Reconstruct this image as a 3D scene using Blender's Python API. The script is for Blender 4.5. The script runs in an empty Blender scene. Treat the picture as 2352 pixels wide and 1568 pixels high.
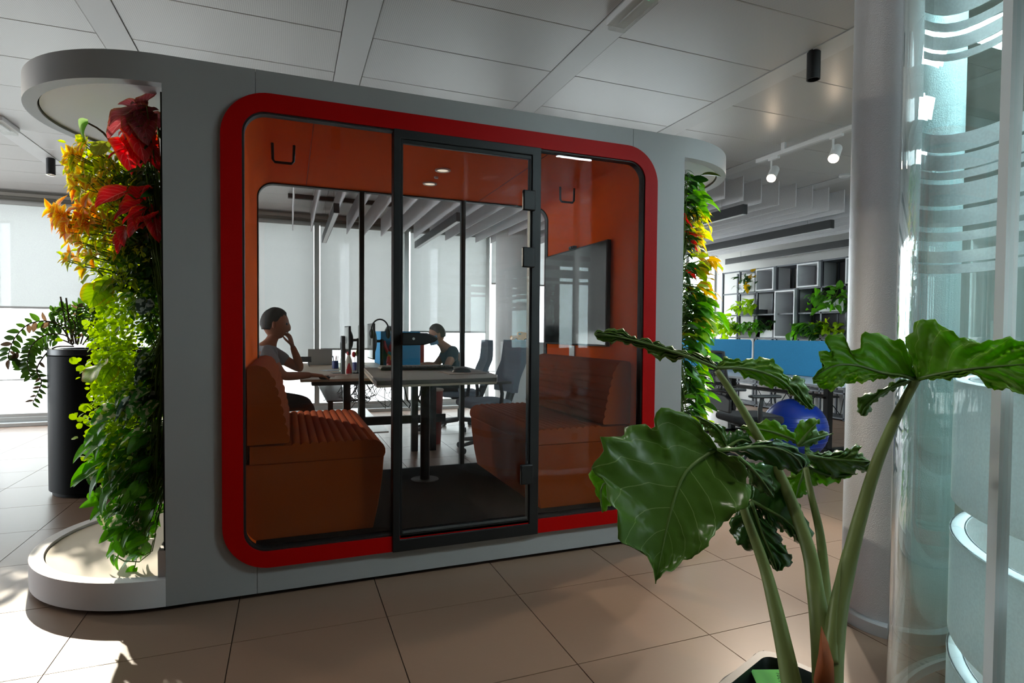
import bpy, bmesh, math, random
from math import sin, cos, pi, radians, atan2, sqrt
from mathutils import Vector, Matrix, Euler
random.seed(7)
SC = bpy.context.scene
COL = SC.collection

# ------------------------------------------------------------------ camera
CAM_F, CAM_CY, CAM_H = 1325.6, 798.2, 1.2
YAW, PITCH, ROLL = radians(21.195), radians(1.528), radians(-.459)
FW = Vector((sin(YAW)*cos(PITCH), cos(YAW)*cos(PITCH), -sin(PITCH)))
_r0 = Vector((cos(YAW), -sin(YAW), 0)); _d0 = FW.cross(_r0)
RT = _r0*cos(ROLL)+_d0*sin(ROLL); DN = -_r0*sin(ROLL)+_d0*cos(ROLL)
EYE = Vector((0, 0, CAM_H))
cd = bpy.data.cameras.new('camera'); cam = bpy.data.objects.new('camera', cd); COL.objects.link(cam)
up = -DN; bk = -FW
cam.matrix_world = Matrix(((RT.x, up.x, bk.x, 0), (RT.y, up.y, bk.y, 0), (RT.z, up.z, bk.z, CAM_H), (0, 0, 0, 1)))
cd.sensor_width = 36; cd.lens = CAM_F/2352*36; cd.shift_y = (CAM_CY-784)/2352; cd.clip_start = .02
SC.camera = cam

def ray(px, py): return RT*((px-1176)/CAM_F)+DN*((py-CAM_CY)/CAM_F)+FW
def PD(px, py, d): return EYE+ray(px, py)*d
def PX(px, py, X): r = ray(px, py); return EYE+r*(X/r.x)
def PY(px, py, Y): r = ray(px, py); return EYE+r*(Y/r.y)
def PZ(px, py, Z): r = ray(px, py); return EYE+r*((Z-CAM_H)/r.z)

# ------------------------------------------------------------------ view, world, light
SC.view_settings.view_transform = 'Standard'; SC.view_settings.look = 'None'
SC.view_settings.gamma = 1; SC.view_settings.use_curve_mapping = False
SC.view_settings.exposure = -0.2
CY = SC.cycles
CY.use_denoising = True; CY.max_bounces = 9; CY.diffuse_bounces = 4; CY.glossy_bounces = 4
CY.transparent_max_bounces = 24; CY.transmission_bounces = 4
CY.sample_clamp_indirect = 6; CY.caustics_reflective = False; CY.caustics_refractive = False
CY.blur_glossy = .5
W = bpy.data.worlds.new('sky'); SC.world = W; W.use_nodes = True
bg = W.node_tree.nodes['Background']; bg.inputs[0].default_value = (.86, .94, 1, 1); bg.inputs[1].default_value = 13.0
W.cycles.sample_map_resolution = 256

def spot(name, loc, tgt, power, color=(1, .86, .70), deg=50, blend=.4, rad=.03):
    l = bpy.data.lights.new(name, 'SPOT'); l.energy = power; l.color = color; l.spot_size = radians(deg)
    l.spot_blend = blend; l.shadow_soft_size = rad
    o = bpy.data.objects.new(name, l); COL.objects.link(o); o.location = loc
    o.rotation_euler = (Vector(tgt)-Vector(loc)).to_track_quat('-Z', 'Y').to_euler(); return o
# warm spotlight of the black ceiling cylinder that lights the left planting
spot('planting_lamp', (-2.32, 7.40, 2.74), (-.76, 3.3, 1.4), 1700, deg=40, color=(1, .90, .72))
spot('planting_lamp', (-3.9, 5.6, 2.8), (-.95, 3.3, 1.3), 160, deg=50, color=(1, .90, .74))  # extra spot without a fitting, added further left to brighten the canopy edge
def portal(loc, rot, sx, sy):
    l = bpy.data.lights.new('window_portal', 'AREA'); l.shape = 'RECTANGLE'; l.size = sx; l.size_y = sy
    l.cycles.is_portal = True
    o = bpy.data.objects.new('window_portal', l); COL.objects.link(o); o.location = loc; o.rotation_euler = rot
portal((.5, 8.98, 1.4), (radians(-90), 0, 0), 14, 2.8)
portal((-6.58, 3, 1.45), (0, radians(-90), 0), 2.7, 11.5)
portal((.5, -4.58, 1.45), (radians(90), 0, 0), 14, 2.7)

# ------------------------------------------------------------------ materials
def nt(name):
    m = bpy.data.materials.new(name); m.use_nodes = True
    return m, m.node_tree.nodes, m.node_tree.links
def lin(c): return tuple(((x/12.92) if x <= .04045 else ((x+.055)/1.055)**2.4) for x in c)
def hx(s): s = s.lstrip('#'); return lin(tuple(int(s[i:i+2], 16)/255 for i in (0, 2, 4)))
def M(name, col, rough=.5, metal=0, noise=0, nscale=20, bump=0, bscale=200, spec=.5, emit=None, es=0, coat=0):
    m, n, l = nt(name); b = n['Principled BSDF']
    c = hx(col) if isinstance(col, str) else col
    b.inputs['Base Color'].default_value = (*c, 1); b.inputs['Roughness'].default_value = rough
    b.inputs['Metallic'].default_value = metal; b.inputs['Specular IOR Level'].default_value = spec
    if coat: b.inputs['Coat Weight'].default_value = coat
    if emit: b.inputs['Emission Color'].default_value = (*(hx(emit) if isinstance(emit, str) else emit), 1); b.inputs['Emission Strength'].default_value = es
    if noise or bump:
        tc = n.new('ShaderNodeTexCoord')
    if noise:
        t = n.new('ShaderNodeTexNoise'); t.inputs['Scale'].default_value = nscale; t.inputs['Detail'].default_value = 5
        l.new(tc.outputs['Object'], t.inputs['Vector'])
        mx = n.new('ShaderNodeMix'); mx.data_type = 'RGBA'
        mx.inputs[6].default_value = (*[x*(1-noise) for x in c], 1); mx.inputs[7].default_value = (*[min(1, x*(1+noise)) for x in c], 1)
        l.new(t.outputs['Fac'], mx.inputs[0]); l.new(mx.outputs[2], b.inputs['Base Color'])
    if bump:
        t2 = n.new('ShaderNodeTexNoise'); t2.inputs['Scale'].default_value = bscale; l.new(tc.outputs['Object'], t2.inputs['Vector'])
        bp = n.new('ShaderNodeBump'); bp.inputs['Strength'].default_value = bump; bp.inputs['Distance'].default_value = .004
        l.new(t2.outputs['Fac'], bp.inputs['Height']); l.new(bp.outputs['Normal'], b.inputs['Normal'])
    return m
def glass(name, tint=(1, 1, 1), refl=1.0, ior=1.5, rough=0.0):
    m, n, l = nt(name); n.remove(n['Principled BSDF']); out = n['Material Output']
    t = n.new('ShaderNodeBsdfTransparent'); t.inputs[0].default_value = (*tint, 1)
    g = n.new('ShaderNodeBsdfGlossy'); g.inputs['Roughness'].default_value = rough; g.inputs[0].default_value = (refl, refl, refl, 1)
    lw = n.new('ShaderNodeLayerWeight'); lw.inputs[0].default_value = .5
    p5 = n.new('ShaderNodeMath'); p5.operation = 'POWER'; p5.inputs[1].default_value = 5; l.new(lw.outputs['Facing'], p5.inputs[0])
    r0 = ((ior-1)/(ior+1))**2
    f = n.new('ShaderNodeMath'); f.operation = 'MULTIPLY_ADD'; f.inputs[1].default_value = 1-r0; f.inputs[2].default_value = r0; l.new(p5.outputs[0], f.inputs[0])
    x = n.new('ShaderNodeMixShader'); l.new(f.outputs[0], x.inputs[0]); l.new(t.outputs[0], x.inputs[1]); l.new(g.outputs[0], x.inputs[2])
    l.new(x.outputs[0], out.inputs[0]); return m
def fabric(name, col, trans, opac, rough=.9):
    # woven see-through cloth: diffuse + translucent threads with open gaps between
    m, n, l = nt(name); b = n['Principled BSDF']; out = n['Material Output']
    c = hx(col) if isinstance(col, str) else col
    b.inputs['Base Color'].default_value = (*c, 1); b.inputs['Roughness'].default_value = rough
    tl = n.new('ShaderNodeBsdfTranslucent'); tl.inputs[0].default_value = (*c, 1)
    tr = n.new('ShaderNodeBsdfTransparent')
    a = n.new('ShaderNodeMixShader'); a.inputs[0].default_value = trans
    l.new(b.outputs[0], a.inputs[1]); l.new(tl.outputs[0], a.inputs[2])
    tc = n.new('ShaderNodeTexCoord'); no = n.new('ShaderNodeTexNoise'); no.inputs['Scale'].default_value = 130; no.inputs['Detail'].default_value = 3
    l.new(tc.outputs['Object'], no.inputs['Vector'])
    mr = n.new('ShaderNodeMapRange'); mr.inputs[1].default_value = .3; mr.inputs[2].default_value = .7
    mr.inputs[3].default_value = opac-.07; mr.inputs[4].default_value = opac+.07; l.new(no.outputs['Fac'], mr.inputs[0])
    x = n.new('ShaderNodeMixShader'); l.new(mr.outputs[0], x.inputs[0]); l.new(tr.outputs[0], x.inputs[1]); l.new(a.outputs[0], x.inputs[2])
    l.new(x.outputs[0], out.inputs[0]); return m
def leafmat(name, col, edge=None, vein=None, rough=.35, trans=.4, nveins=9, vw=.06, mott=0, mottcol=None, edgew=.75, slant=2.2, spec=.5):
    # leaf: uv.x = -1..1 across, uv.y = 0..1 along
    m, n, l = nt(name); b = n['Principled BSDF']; out = n['Material Output']
    c = hx(col); uv = n.new('ShaderNodeUVMap'); sep = n.new('ShaderNodeSeparateXYZ'); l.new(uv.outputs[0], sep.inputs[0])
    def math(op, a, bb=None):
        q = n.new('ShaderNodeMath'); q.operation = op
        for i, v in enumerate((a, bb)):
            if v is None: continue
            if isinstance(v, (int, float)): q.inputs[i].default_value = v
            else: l.new(v, q.inputs[i])
        return q.outputs[0]
    def mix(f, a, bb):
        q = n.new('ShaderNodeMix'); q.data_type = 'RGBA'
        if isinstance(f, float): q.inputs[0].default_value = f
        else: l.new(f, q.inputs[0])
        for i, v in ((6, a), (7, bb)):
            if isinstance(v, tuple): q.inputs[i].default_value = (*v[:3], 1)
            else: l.new(v, q.inputs[i])
        return q.outputs[2]
    au = math('ABSOLUTE', sep.outputs[0])
    oi = n.new('ShaderNodeObjectInfo')
    tc = n.new('ShaderNodeTexCoord'); no = n.new('ShaderNodeTexNoise'); no.inputs['Scale'].default_value = 6; no.inputs['Detail'].default_value = 4
    l.new(tc.outputs['Object'], no.inputs['Vector'])
    cur = mix(no.outputs['Fac'], tuple(x*.65 for x in c), tuple(min(1, x*1.35) for x in c))
    cur2 = mix(oi.outputs['Random'], tuple(x*.8 for x in c), tuple(min(1, x*1.25) for x in c))
    cur = mix(.4, cur, cur2)
    if mottcol:
        no2 = n.new('ShaderNodeTexNoise'); no2.inputs['Scale'].default_value = 3.2; no2.inputs['Detail'].default_value = 3; l.new(tc.outputs['Object'], no2.inputs['Vector'])
        cur = mix(math('MULTIPLY', math('GREATER_THAN', no2.outputs['Fac'], 1-mott), .9), cur, hx(mottcol))
    if edge:
        r = n.new('ShaderNodeMapRange'); r.inputs[1].default_value = edgew-.25; r.inputs[2].default_value = edgew+.2; l.new(au, r.inputs[0])
        cur = mix(r.outputs[0], cur, hx(edge))
    if vein:
        ph = math('SUBTRACT', math('MULTIPLY', sep.outputs[1], float(nveins)), math('MULTIPLY', au, slant))
        fr = math('ABSOLUTE', math('SUBTRACT', math('FRACT', ph), .5))
        side = math('LESS_THAN', fr, vw*.8); midv = math('LESS_THAN', au, vw)
        cur = mix(math('MULTIPLY', math('MAXIMUM', side, midv), .75), cur, hx(vein))
    l.new(cur, b.inputs['Base Color']); b.inputs['Roughness'].default_value = rough; b.inputs['Specular IOR Level'].default_value = spec
    tl = n.new('ShaderNodeBsdfTranslucent')
    hs = n.new('ShaderNodeHueSaturation'); hs.inputs['Saturation'].default_value = 1.12; hs.inputs['Value'].default_value = 1.5
    l.new(cur, hs.inputs['Color']); l.new(hs.outputs[0], tl.inputs[0])
    x = n.new('ShaderNodeMixShader'); x.inputs[0].default_value = trans
    l.new(b.outputs[0], x.inputs[1]); l.new(tl.outputs[0], x.inputs[2]); l.new(x.outputs[0], out.inputs[0])
    return m

# ------------------------------------------------------------------ mesh builder
class MB:
    def __init__(s): s.v = []; s.f = []; s.uv = {}
    def add(s, vs, fs):
        o = len(s.v); s.v += [tuple(v) for v in vs]; s.f += [tuple(i+o for i in f) for f in fs]; return o
    def box(s, x0, y0, z0, x1, y1, z1):
        s.add([(x, y, z) for z in (z0, z1) for y in (y0, y1) for x in (x0, x1)],
              [(0, 2, 3, 1), (4, 5, 7, 6), (0, 1, 5, 4), (2, 6, 7, 3), (0, 4, 6, 2), (1, 3, 7, 5)]); return s
    def obox(s, c, size, rot=None):
        c = Vector(c); R = rot or Matrix.Identity(3); a, b, d = [x/2 for x in size]
        s.add([c+R@Vector((x, y, z)) for z in (-d, d) for y in (-b, b) for x in (-a, a)],
              [(0, 2, 3, 1), (4, 5, 7, 6), (0, 1, 5, 4), (2, 6, 7, 3), (0, 4, 6, 2), (1, 3, 7, 5)]); return s
    def rings(s, rings, close=True, caps=True):
        n = len(rings[0]); o = len(s.v)
        for r in rings: s.v += [tuple(p) for p in r]
        for i in range(len(rings)-1):
            for j in range(n if close else n-1):
                a = o+i*n+j; b = o+i*n+(j+1) % n; s.f.append((a, b, b+n, a+n))
        if caps: s.f.append(tuple(o+j for j in range(n))[::-1]); s.f.append(tuple(o+(len(rings)-1)*n+j for j in range(n)))
        return s
    def tube(s, pts, r, n=8, caps=True, flat=1.0):
        pts = [Vector(p) for p in pts]; rs = r if isinstance(r, (list, tuple)) else [r]*len(pts); rings = []; ref = None
        for i, p in enumerate(pts):
            t = (pts[min(i+1, len(pts)-1)]-pts[max(i-1, 0)])
            t = t.normalized() if t.length > 1e-9 else Vector((0, 0, 1))
            if ref is None: ref = Vector((1, 0, 0)) if abs(t.x) < .8 else Vector((0, 1, 0))
            u = t.cross(ref).normalized(); w = u.cross(t).normalized(); ref = w
            rings.append([p+u*(cos(2*pi*k/n)*rs[i])+w*(sin(2*pi*k/n)*rs[i]*flat) for k in range(n)])
        return s.rings(rings, True, caps)
    def cyl(s, p0, p1, r0, r1=None, n=20, caps=True): return s.tube([p0, p1], [r0, r0 if r1 is None else r1], n, caps)
    def lathe(s, prof, c=(0, 0, 0), n=24, sx=1, sy=1, a0=0):
        return s.rings([[(c[0]+r*sx*cos(a0+2*pi*k/n), c[1]+r*sy*sin(a0+2*pi*k/n), c[2]+z) for k in range(n)] for r, z in prof])
    def sphere(s, c, r, nu=16, nv=10):
        r = r if isinstance(r, (tuple, list)) else (r, r, r)
        return s.rings([[(c[0]+r[0]*sin(pi*i/nv)*cos(2*pi*k/nu), c[1]+r[1]*sin(pi*i/nv)*sin(2*pi*k/nu), c[2]-r[2]*cos(pi*i/nv)) for k in range(nu)] for i in [.05]+list(range(1, nv))+[nv-.05]])
    def _p(s, a, b, c, ax): return {'z': (a, b, c), 'y': (a, c, b), 'x': (c, a, b)}[ax]
    def prism(s, poly, ax, c0, c1):
        n = len(poly); s.add([s._p(a, b, c, ax) for c in (c0, c1) for a, b in poly],
                             [tuple(range(n))[::-1], tuple(range(n, 2*n))]+[(i, (i+1) % n, n+(i+1) % n, n+i) for i in range(n)]); return s
    def frame(s, outer, inner, ax, c0, c1, closed=True):
        n = len(outer); vs = [s._p(a, b, c, ax) for c in (c0, c1) for P in (outer, inner) for a, b in P]; fs = []
        for i in range(n if closed else n-1):
            j = (i+1) % n
            fs += [(i, j, n+j, n+i), (2*n+i, 3*n+i, 3*n+j, 2*n+j), (i, 2*n+i, 2*n+j, j), (n+i, n+j, 3*n+j, 3*n+i)]
        if not closed: fs += [(0, n, 3*n, 2*n), (n-1, 3*n-1, 4*n-1, 2*n-1)]
        s.add(vs, fs); return s
    def build(s, name, mat, parent=None, smooth=False, bevel=0, world=True, seg=2, label=None, auto=40):
        me = bpy.data.meshes.new(name); off = Vector((0, 0, 0))
        if parent is not None and world:
            q = parent
            while q is not None: off += q.location; q = q.parent
        me.from_pydata([(v[0]-off.x, v[1]-off.y, v[2]-off.z) for v in s.v], [], s.f)
        bm = bmesh.new(); bm.from_mesh(me); bmesh.ops.recalc_face_normals(bm, faces=bm.faces); bm.to_mesh(me); bm.free()
        if s.uv:
            ul = me.uv_layers.new(name='UVMap')
            for lp in me.loops: ul.data[lp.index].uv = s.uv.get(lp.vertex_index, (0, 0))
        if mat: me.materials.append(mat)
        if smooth:
            me.polygons.foreach_set('use_smooth', [True]*len(me.polygons))
            if auto and auto < 180: me.set_sharp_from_angle(angle=radians(auto))
        o = bpy.data.objects.new(name, me); COL.objects.link(o); o.parent = parent
        if bevel:
            b = o.modifiers.new('bevel', 'BEVEL'); b.width = bevel; b.segments = seg; b.limit_method = 'ANGLE'; b.angle_limit = radians(40)
            me.polygons.foreach_set('use_smooth', [True]*len(me.polygons)); me.set_sharp_from_angle(angle=radians(30)); b.harden_normals = False
        if label: o['label'] = label
        return o
def rrect(x0, z0, x1, z1, r, n=8):
    P = []
    for cx, cz, a in ((x1-r, z1-r, 0), (x0+r, z1-r, 90), (x0+r, z0+r, 180), (x1-r, z0+r, 270)):
        for k in range(n+1): t = radians(a+90*k/n); P.append((cx+r*cos(t), cz+r*sin(t)))
    return P
def arc(cx, cy, r, a0, a1, n): return [(cx+r*cos(radians(a0+(a1-a0)*k/n)), cy+r*sin(radians(a0+(a1-a0)*k/n))) for k in range(n+1)]
def thing(name, label, cat, loc=(0, 0, 0), group=None, rz=0):
    o = bpy.data.objects.new(name, None); COL.objects.link(o); o.location = loc; o.rotation_euler.z = rz
    o.empty_display_size = .1; o['label'] = label; o['category'] = cat
    if group: o['group'] = group
    return o
def tag(o, label, cat, group=None):
    o['label'] = label; o['category'] = cat
    if group: o['group'] = group
    return o
def struct(o): o['kind'] = 'structure'; return o
def stuff(o): o['kind'] = 'stuff'; return o
def dup(root, loc, rz=None, label=None, group=None):
    def cp(o, par):
        c = o.copy(); COL.objects.link(c); c.parent = par
        for ch in o.children: cp(ch, c)
        return c
    r = cp(root, None); r.location = loc
    if rz is not None: r.rotation_euler.z = rz
    if label: r['label'] = label
    if group: r['group'] = group
    return r
def rotz(a): return Matrix.Rotation(a, 3, 'Z')
# ================================================================== SETTING
m_tile = M('floor_tile_stone', '#7c6352', .36, noise=.10, nscale=2.2, bump=.05, bscale=40)
_n = m_tile.node_tree.nodes; _b = _n['Principled BSDF']
m_grout = M('dark_grout', '#4a423c', .9)
m_ceil = M('ceiling_panel_metal', '#bdb9b5', .36, noise=.02, nscale=3, spec=.6)
_n, _l = m_ceil.node_tree.nodes, m_ceil.node_tree.links   # fine perforation of the metal panels
_v = _n.new('ShaderNodeTexVoronoi'); _v.inputs['Scale'].default_value = 95; _v.inputs['Randomness'].default_value = 0
_l.new(_n['Texture Coordinate'].outputs['Object'], _v.inputs['Vector'])
_c = _n.new('ShaderNodeMath'); _c.operation = 'GREATER_THAN'; _c.inputs[1].default_value = .26; _l.new(_v.outputs['Distance'], _c.inputs[0])
_r = _n.new('ShaderNodeMapRange'); _r.inputs[3].default_value = .62; _l.new(_c.outputs[0], _r.inputs[0])
_m = _n.new('ShaderNodeVectorMath'); _m.operation = 'SCALE'; _bs = _n['Principled BSDF']; _src = _bs.inputs['Base Color'].links[0].from_socket
_l.new(_src, _m.inputs[0]); _l.new(_r.outputs[0], _m.inputs['Scale']); _l.new(_m.outputs[0], _bs.inputs['Base Color'])
m_strip = M('ceiling_strip_metal', '#c4c2c0', .4)
m_dark = M('ceiling_void', '#8d8a86', .9)
m_white = M('white_paint', '#dcdcdc', .55)
m_wall = M('wall_paint', '#d4d2cf', .8, noise=.02)
m_taupe = M('taupe_facade_metal', '#7a746b', .5)
m_alu = M('pale_aluminium', '#b9bab8', .35, metal=.6)
m_black = M('black_powder_coat', '#0c0c0d', .5, spec=.35)
m_blackp = M('black_plastic', '#1b1b1d', .5)
m_glass = glass('window_glass', (.97, .98, .98), .8)
RX0, RX1, RY0, RY1, CZ = -6.5, 7.6, -4.5, 8.9, 2.9

# floor
fl = struct(MB().box(RX0-.2, RY0-.2, -.1, RX1+.2, RY1+.15, -.006).build('floor', m_grout))
TP = .59
tme = MB().box(0, 0, -.006, TP-.004, TP-.004, 0).build('tile', m_tile, fl)
cand = []
for i in range(-11, 14):
    for j in range(-11, 12):
        x, y = -.203+TP*i, 1.833+TP*j
        if x < RX0-.4 or x > RX1 or y < RY0-.4 or y > RY1: continue
        best = 9e9
        for ax in (0, .5, 1):
            for ay in (0, .5, 1):
                p = Vector((x+ax*TP, y+ay*TP, 0))-EYE; z = p.dot(FW)
                if z < .3: continue
                px = 1176+CAM_F*p.dot(RT)/z; py = CAM_CY+CAM_F*p.dot(DN)/z
                if -30 < px < 2380 and py < 1640: best = min(best, z)
        cand.append((best, x, y))
cand.sort(); first = True; rest = MB()
for k, (b, x, y) in enumerate(cand):
    if k < 250 and b < 1e8:
        o = tme if first else tme.copy()
        if not first: COL.objects.link(o)
        first = False; o.location = (x, y, 0); o.parent = fl
    else: rest.box(x, y, -.006, x+TP-.004, y+TP-.004, 0)
stuff(rest.build('tile_field', m_tile, fl))

# ceiling
ce = struct(MB().box(RX0-.2, RY0-.2, CZ+.03, RX1+.2, RY1+.15, CZ+.12).build('ceiling', m_dark))
SP, SW, SX = 1.313, .168, -1.022
pm = MB().box(.003, .0015, 0, SP-SW-.003, .545-.0015, .02).build('panel', m_ceil, ce, bevel=.003, seg=1)
first = True
for i in range(-5, 7):
    x = SX+SW+SP*i
    if x > RX1 or x < RX0-1.2: continue
    for j in range(-14, 12):
        y = 2.92+.545*j
        if y > RY1 or y < RY0-.5: continue
        if len(ce.children) > 285 and y < -1: continue
        o = pm if first else pm.copy()
        if not first: COL.objects.link(o)
        first = False; o.location = (x, y, CZ); o.parent = ce
sm = MB().box(0, RY0, -.004, SW, RY1, .02).build('strip', m_strip, ce)
for i in range(-4, 7):
    o = sm if i == -4 else sm.copy()
    if i != -4: COL.objects.link(o)
    o.location = (SX+SP*i, 0, CZ); o.parent = ce

# facade with windows
struct(MB().box(RX0, 8.9, 2.77, RX1, 9.05, 2.95).box(RX0, 8.84, 2.82, RX1, 8.9, 2.86).build('wall_back', m_taupe))
struct(MB().box(RX0, 8.72, 0, RX1, 9.02, .045).box(RX0, 8.86, .045, RX1, 9.02, .10).build('trim_1', m_alu, bevel=.004))
MX = [.39+1.31*k for k in range(-6, 7)]
wi = 0
for k in range(-6, 6):
    x0 = max(.39+1.31*k, RX0); x1 = min(.39+1.31*(k+1), RX1)
    if x1-x0 < .3: continue
    wi += 1
    f = struct(MB().frame([(x0, .10), (x1, .10), (x1, 2.77), (x0, 2.77)], [(x0+.035, .14), (x1-.035, .14), (x1-.035, 2.73), (x0+.035, 2.73)], 'y', 8.88, 9.0).box(x0+.035, 8.93, .55, x1-.035, 8.96, .565).build('window_%d' % wi, m_alu))
    MB().box(x0+.03, 8.95, .135, x1-.03, 8.958, 2.735).build('pane', m_glass, f)
m_blind = fabric('blind_weave', '#b0b0ae', .5, .80)
m_blindbar = M('blind_bar', '#8d8c88', .5)
BL = {-4: 1.455, -3: 1.455, -2: 1.2, -1: .763, 0: .93, 1: 1.196, 2: 1.98}
where = {-4: 'reaching the far left edge of the photo', -3: 'behind the black planter', -2: 'hidden behind the left planted end', -1: 'behind the seated man, lowest hanging of the row', 0: 'behind the monitors in the middle of the pod windows', 1: 'behind the masked woman', 2: 'beside the round white column, short drop'}
for k, zb in BL.items():
    x0 = .39+1.31*k+.045; x1 = .39+1.31*(k+1)-.045
    t = thing('roller_blind', 'grey woven roller blind '+where[k], 'blind', ((x0+x1)/2, 8.82, zb), 'facade roller blinds')
    MB().box(x0, 8.819, zb+.012, x1, 8.8215, 2.72).build('fabric', m_blind, t)
    MB().box(x0, 8.81, zb-.012, x1, 8.83, zb+.014).build('bottom_bar', m_blindbar, t, bevel=.004)
    MB().cyl((x0, 8.82, 2.735), (x1, 8.82, 2.735), .03, n=14).build('roller_tube', m_blindbar, t, smooth=True)
# side and rear walls with daylight openings
def wall_open(name, ax, c0, c1, a0, a1, openings, mat):
    mb = MB()
    def bx(p, q, z0, z1):
        if q-p < 1e-3 or z1-z0 < 1e-3: return
        if ax == 'x': mb.box(c0, p, z0, c1, q, z1)
        else: mb.box(p, c0, z0, q, c1, z1)
    cur = a0
    for (p, q, z0, z1) in openings:
        bx(cur, p, 0, CZ+.1); bx(p, q, 0, z0); bx(p, q, z1, CZ+.1); cur = q
    bx(cur, a1, 0, CZ+.1)
    return struct(mb.build(name, mat))
wall_open('wall_left', 'x', RX0-.15, RX0, RY0, RY1+.1, [(4.6, 6.2, .1, 2.7), (6.4, 8.7, .1, 2.7)], m_wall)
wall_open('wall_front', 'y', RY0-.15, RY0, RX0, RX1, [(3.9, 4.5, .5, 2.3), (4.9, 5.6, .5, 2.5), (6.0, 7.3, .4, 2.6)], M('grey_rear_wall', '#77746f', .8))
struct(MB().box(RX1, RY0-.1, 0, RX1+.15, RY1+.1, CZ+.1).build('wall_right', m_wall))
# outside: terrace and pale building opposite with open slots
m_ext = M('pale_render', '#d8d8d4', .9)
struct(MB().box(-40, 9.1, -.5, 40, 60, -.2).build('terrace_ground', m_ext))
b = MB(); cur = -26
for x, w in ((-5.9, .32), (-2.6, .25), (1.42, .28), (3.88, .3)):
    b.box(cur, 16, -.2, x-w/2, 16.4, 3.58); cur = x+w/2
b.box(cur, 16, -.2, 6.4, 16.4, 3.58); b.box(-26, 16, 3.58, 6.4, 16.4, 8)
struct(b.build('opposite_building', m_ext))

# ------------------------------------------------------------------ near glass partition with rounded corner
GC = (2.191, .572); GR = .798
m_cglass = glass('curved_green_glass', (.89, .955, .945), 1.0, 1.55)
m_frost = fabric('frosted_film', '#fafeff', .5, .88)
m_frostw = M('white_frosted_edge', '#eef6f8', .6)
gw = struct(bpy.data.objects.new('wall_near', None)); COL.objects.link(gw); gw.location = (GC[0], GC[1], 0)
def joint_angle(px):
    r = ray(px, 770); d = Vector((r.x, r.y)).normalized(); c = Vector(GC); bq = d.dot(c); h = sqrt(GR**2-(c.length**2-bq**2)); p = d*(bq-h)
    return math.degrees(atan2(p.y-GC[1], p.x-GC[0]))
AJ = joint_angle(2302)
def curve_path(R, a0=90, a1=180, n=40, xr=7.4, yf=-4.3, a0ext=True, a1ext=True):
    P = arc(GC[0], GC[1], R, a0, a1, n)
    if a0ext and a0 == 90: P = [(xr, GC[1]+R)]+P
    if a1ext and a1 == 180: P = P+[(GC[0]-R, yf)]
    return P
def band(R, th, z0, z1, **k):
    o = curve_path(R, **k); i = curve_path(R-th, **k)
    return MB().frame(o, i, 'z', z0, z1, closed=False)
band(GR, .012, .03, CZ-.02, a0=90, a1=AJ-.4).build('curved_pane', m_cglass, gw, smooth=True)
band(GR, .012, .03, CZ-.02, a0=AJ+.4, a1=180, n=12).build('flat_pane', m_cglass, gw, smooth=True)
band(GR+.01, .035, 0, .03).build('floor_channel', m_alu, gw)
band(GR+.01, .035, CZ-.03, CZ).build('head_channel', m_alu, gw)
ja = radians(AJ)
m_post = M('satin_joint_profile', '#dbe6ea', .3)
Rm = Matrix.Rotation(ja, 3, 'Z')
MB().obox((GC[0]+(GR-.005)*cos(ja), GC[1]+(GR-.005)*sin(ja), 1.45), (.03, .022, 2.86), Rm).build('joint_post', m_post, gw)
# inner curved glass screen with frosted stripes, standing behind the outer glass
yb = [(-70, -30), (0, 36), (56, 74), (87, 115), (125, 140), (309, 349), (357, 390), (395, 411), (423, 472), (482, 520), (533, 553), (576, 602), (607, 627)]
SPX = [(2104, 1.715), (2125, 1.73), (2150, 1.735), (2175, 1.727), (2200, 1.71), (2230, 1.68), (2260, 1.645), (2290, 1.605), (2320, 1.565), (2352, 1.525), (2420, 1.44), (2520, 1.33)]
spath = [PD(x, 770, d) for x, d in SPX]
def screen(z0, z1, off=0):
    o = [(p.x+off, p.y) for p in spath]; i = [(p.x+off+.006, p.y+.004) for p in spath]
    return MB().frame(o, i, 'z', z0, z1, closed=False)
screen(0, CZ-.02, .004).build('stripe_screen', glass('clear_screen_glass', (.84, .89, .885), .6), gw, smooth=True)
for y0, y1 in yb: screen(PD(2104, y1, 1.715).z, PD(2104, y0, 1.715).z).build('frosted_band', m_frost, gw, smooth=True)
# cross partition of the glass room with the same stripes (mirrored in the pod glass)
cp = struct(bpy.data.objects.new('wall_cross', None)); COL.objects.link(cp); cp.location = (4, .02, 0)
MB().box(1.75, .02, 0, 6.8, .03, CZ).build('glass_pane', m_glass, cp)
for y0, y1 in ((440, 455), (469, 482), (493, 508), (514, 523), (531, 560), (569, 596), (607, 620), (628, 646), (653, 659), (880, 905), (925, 930), (985, 1040)):
    MB().box(1.8, .012, 1.2+(765-y1)/1325*6.5, 6.7, .016, 1.2+(765-y0)/1325*6.5).build('frosted_band', m_frost, cp)
for x in (2.9, 3.75, 4.6, 5.6): MB().box(x-.03, 0, 0, x+.03, .04, CZ).build('partition_post', m_taupe, cp)
for z0, z1 in ((.727, 1.072), (.343, .631), (.04, .275)):
    bo = band(.65, .004, z0, z1).build('frosted_band', m_frost, gw, smooth=True, label='broad frosted lower band')
    band(.651, .04, z1-.006, z1).build('band_rim', m_frostw, bo)
    band(.616, .004, z0, z1, n=30).build('inner_film', m_frost, bo, smooth=True)

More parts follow.
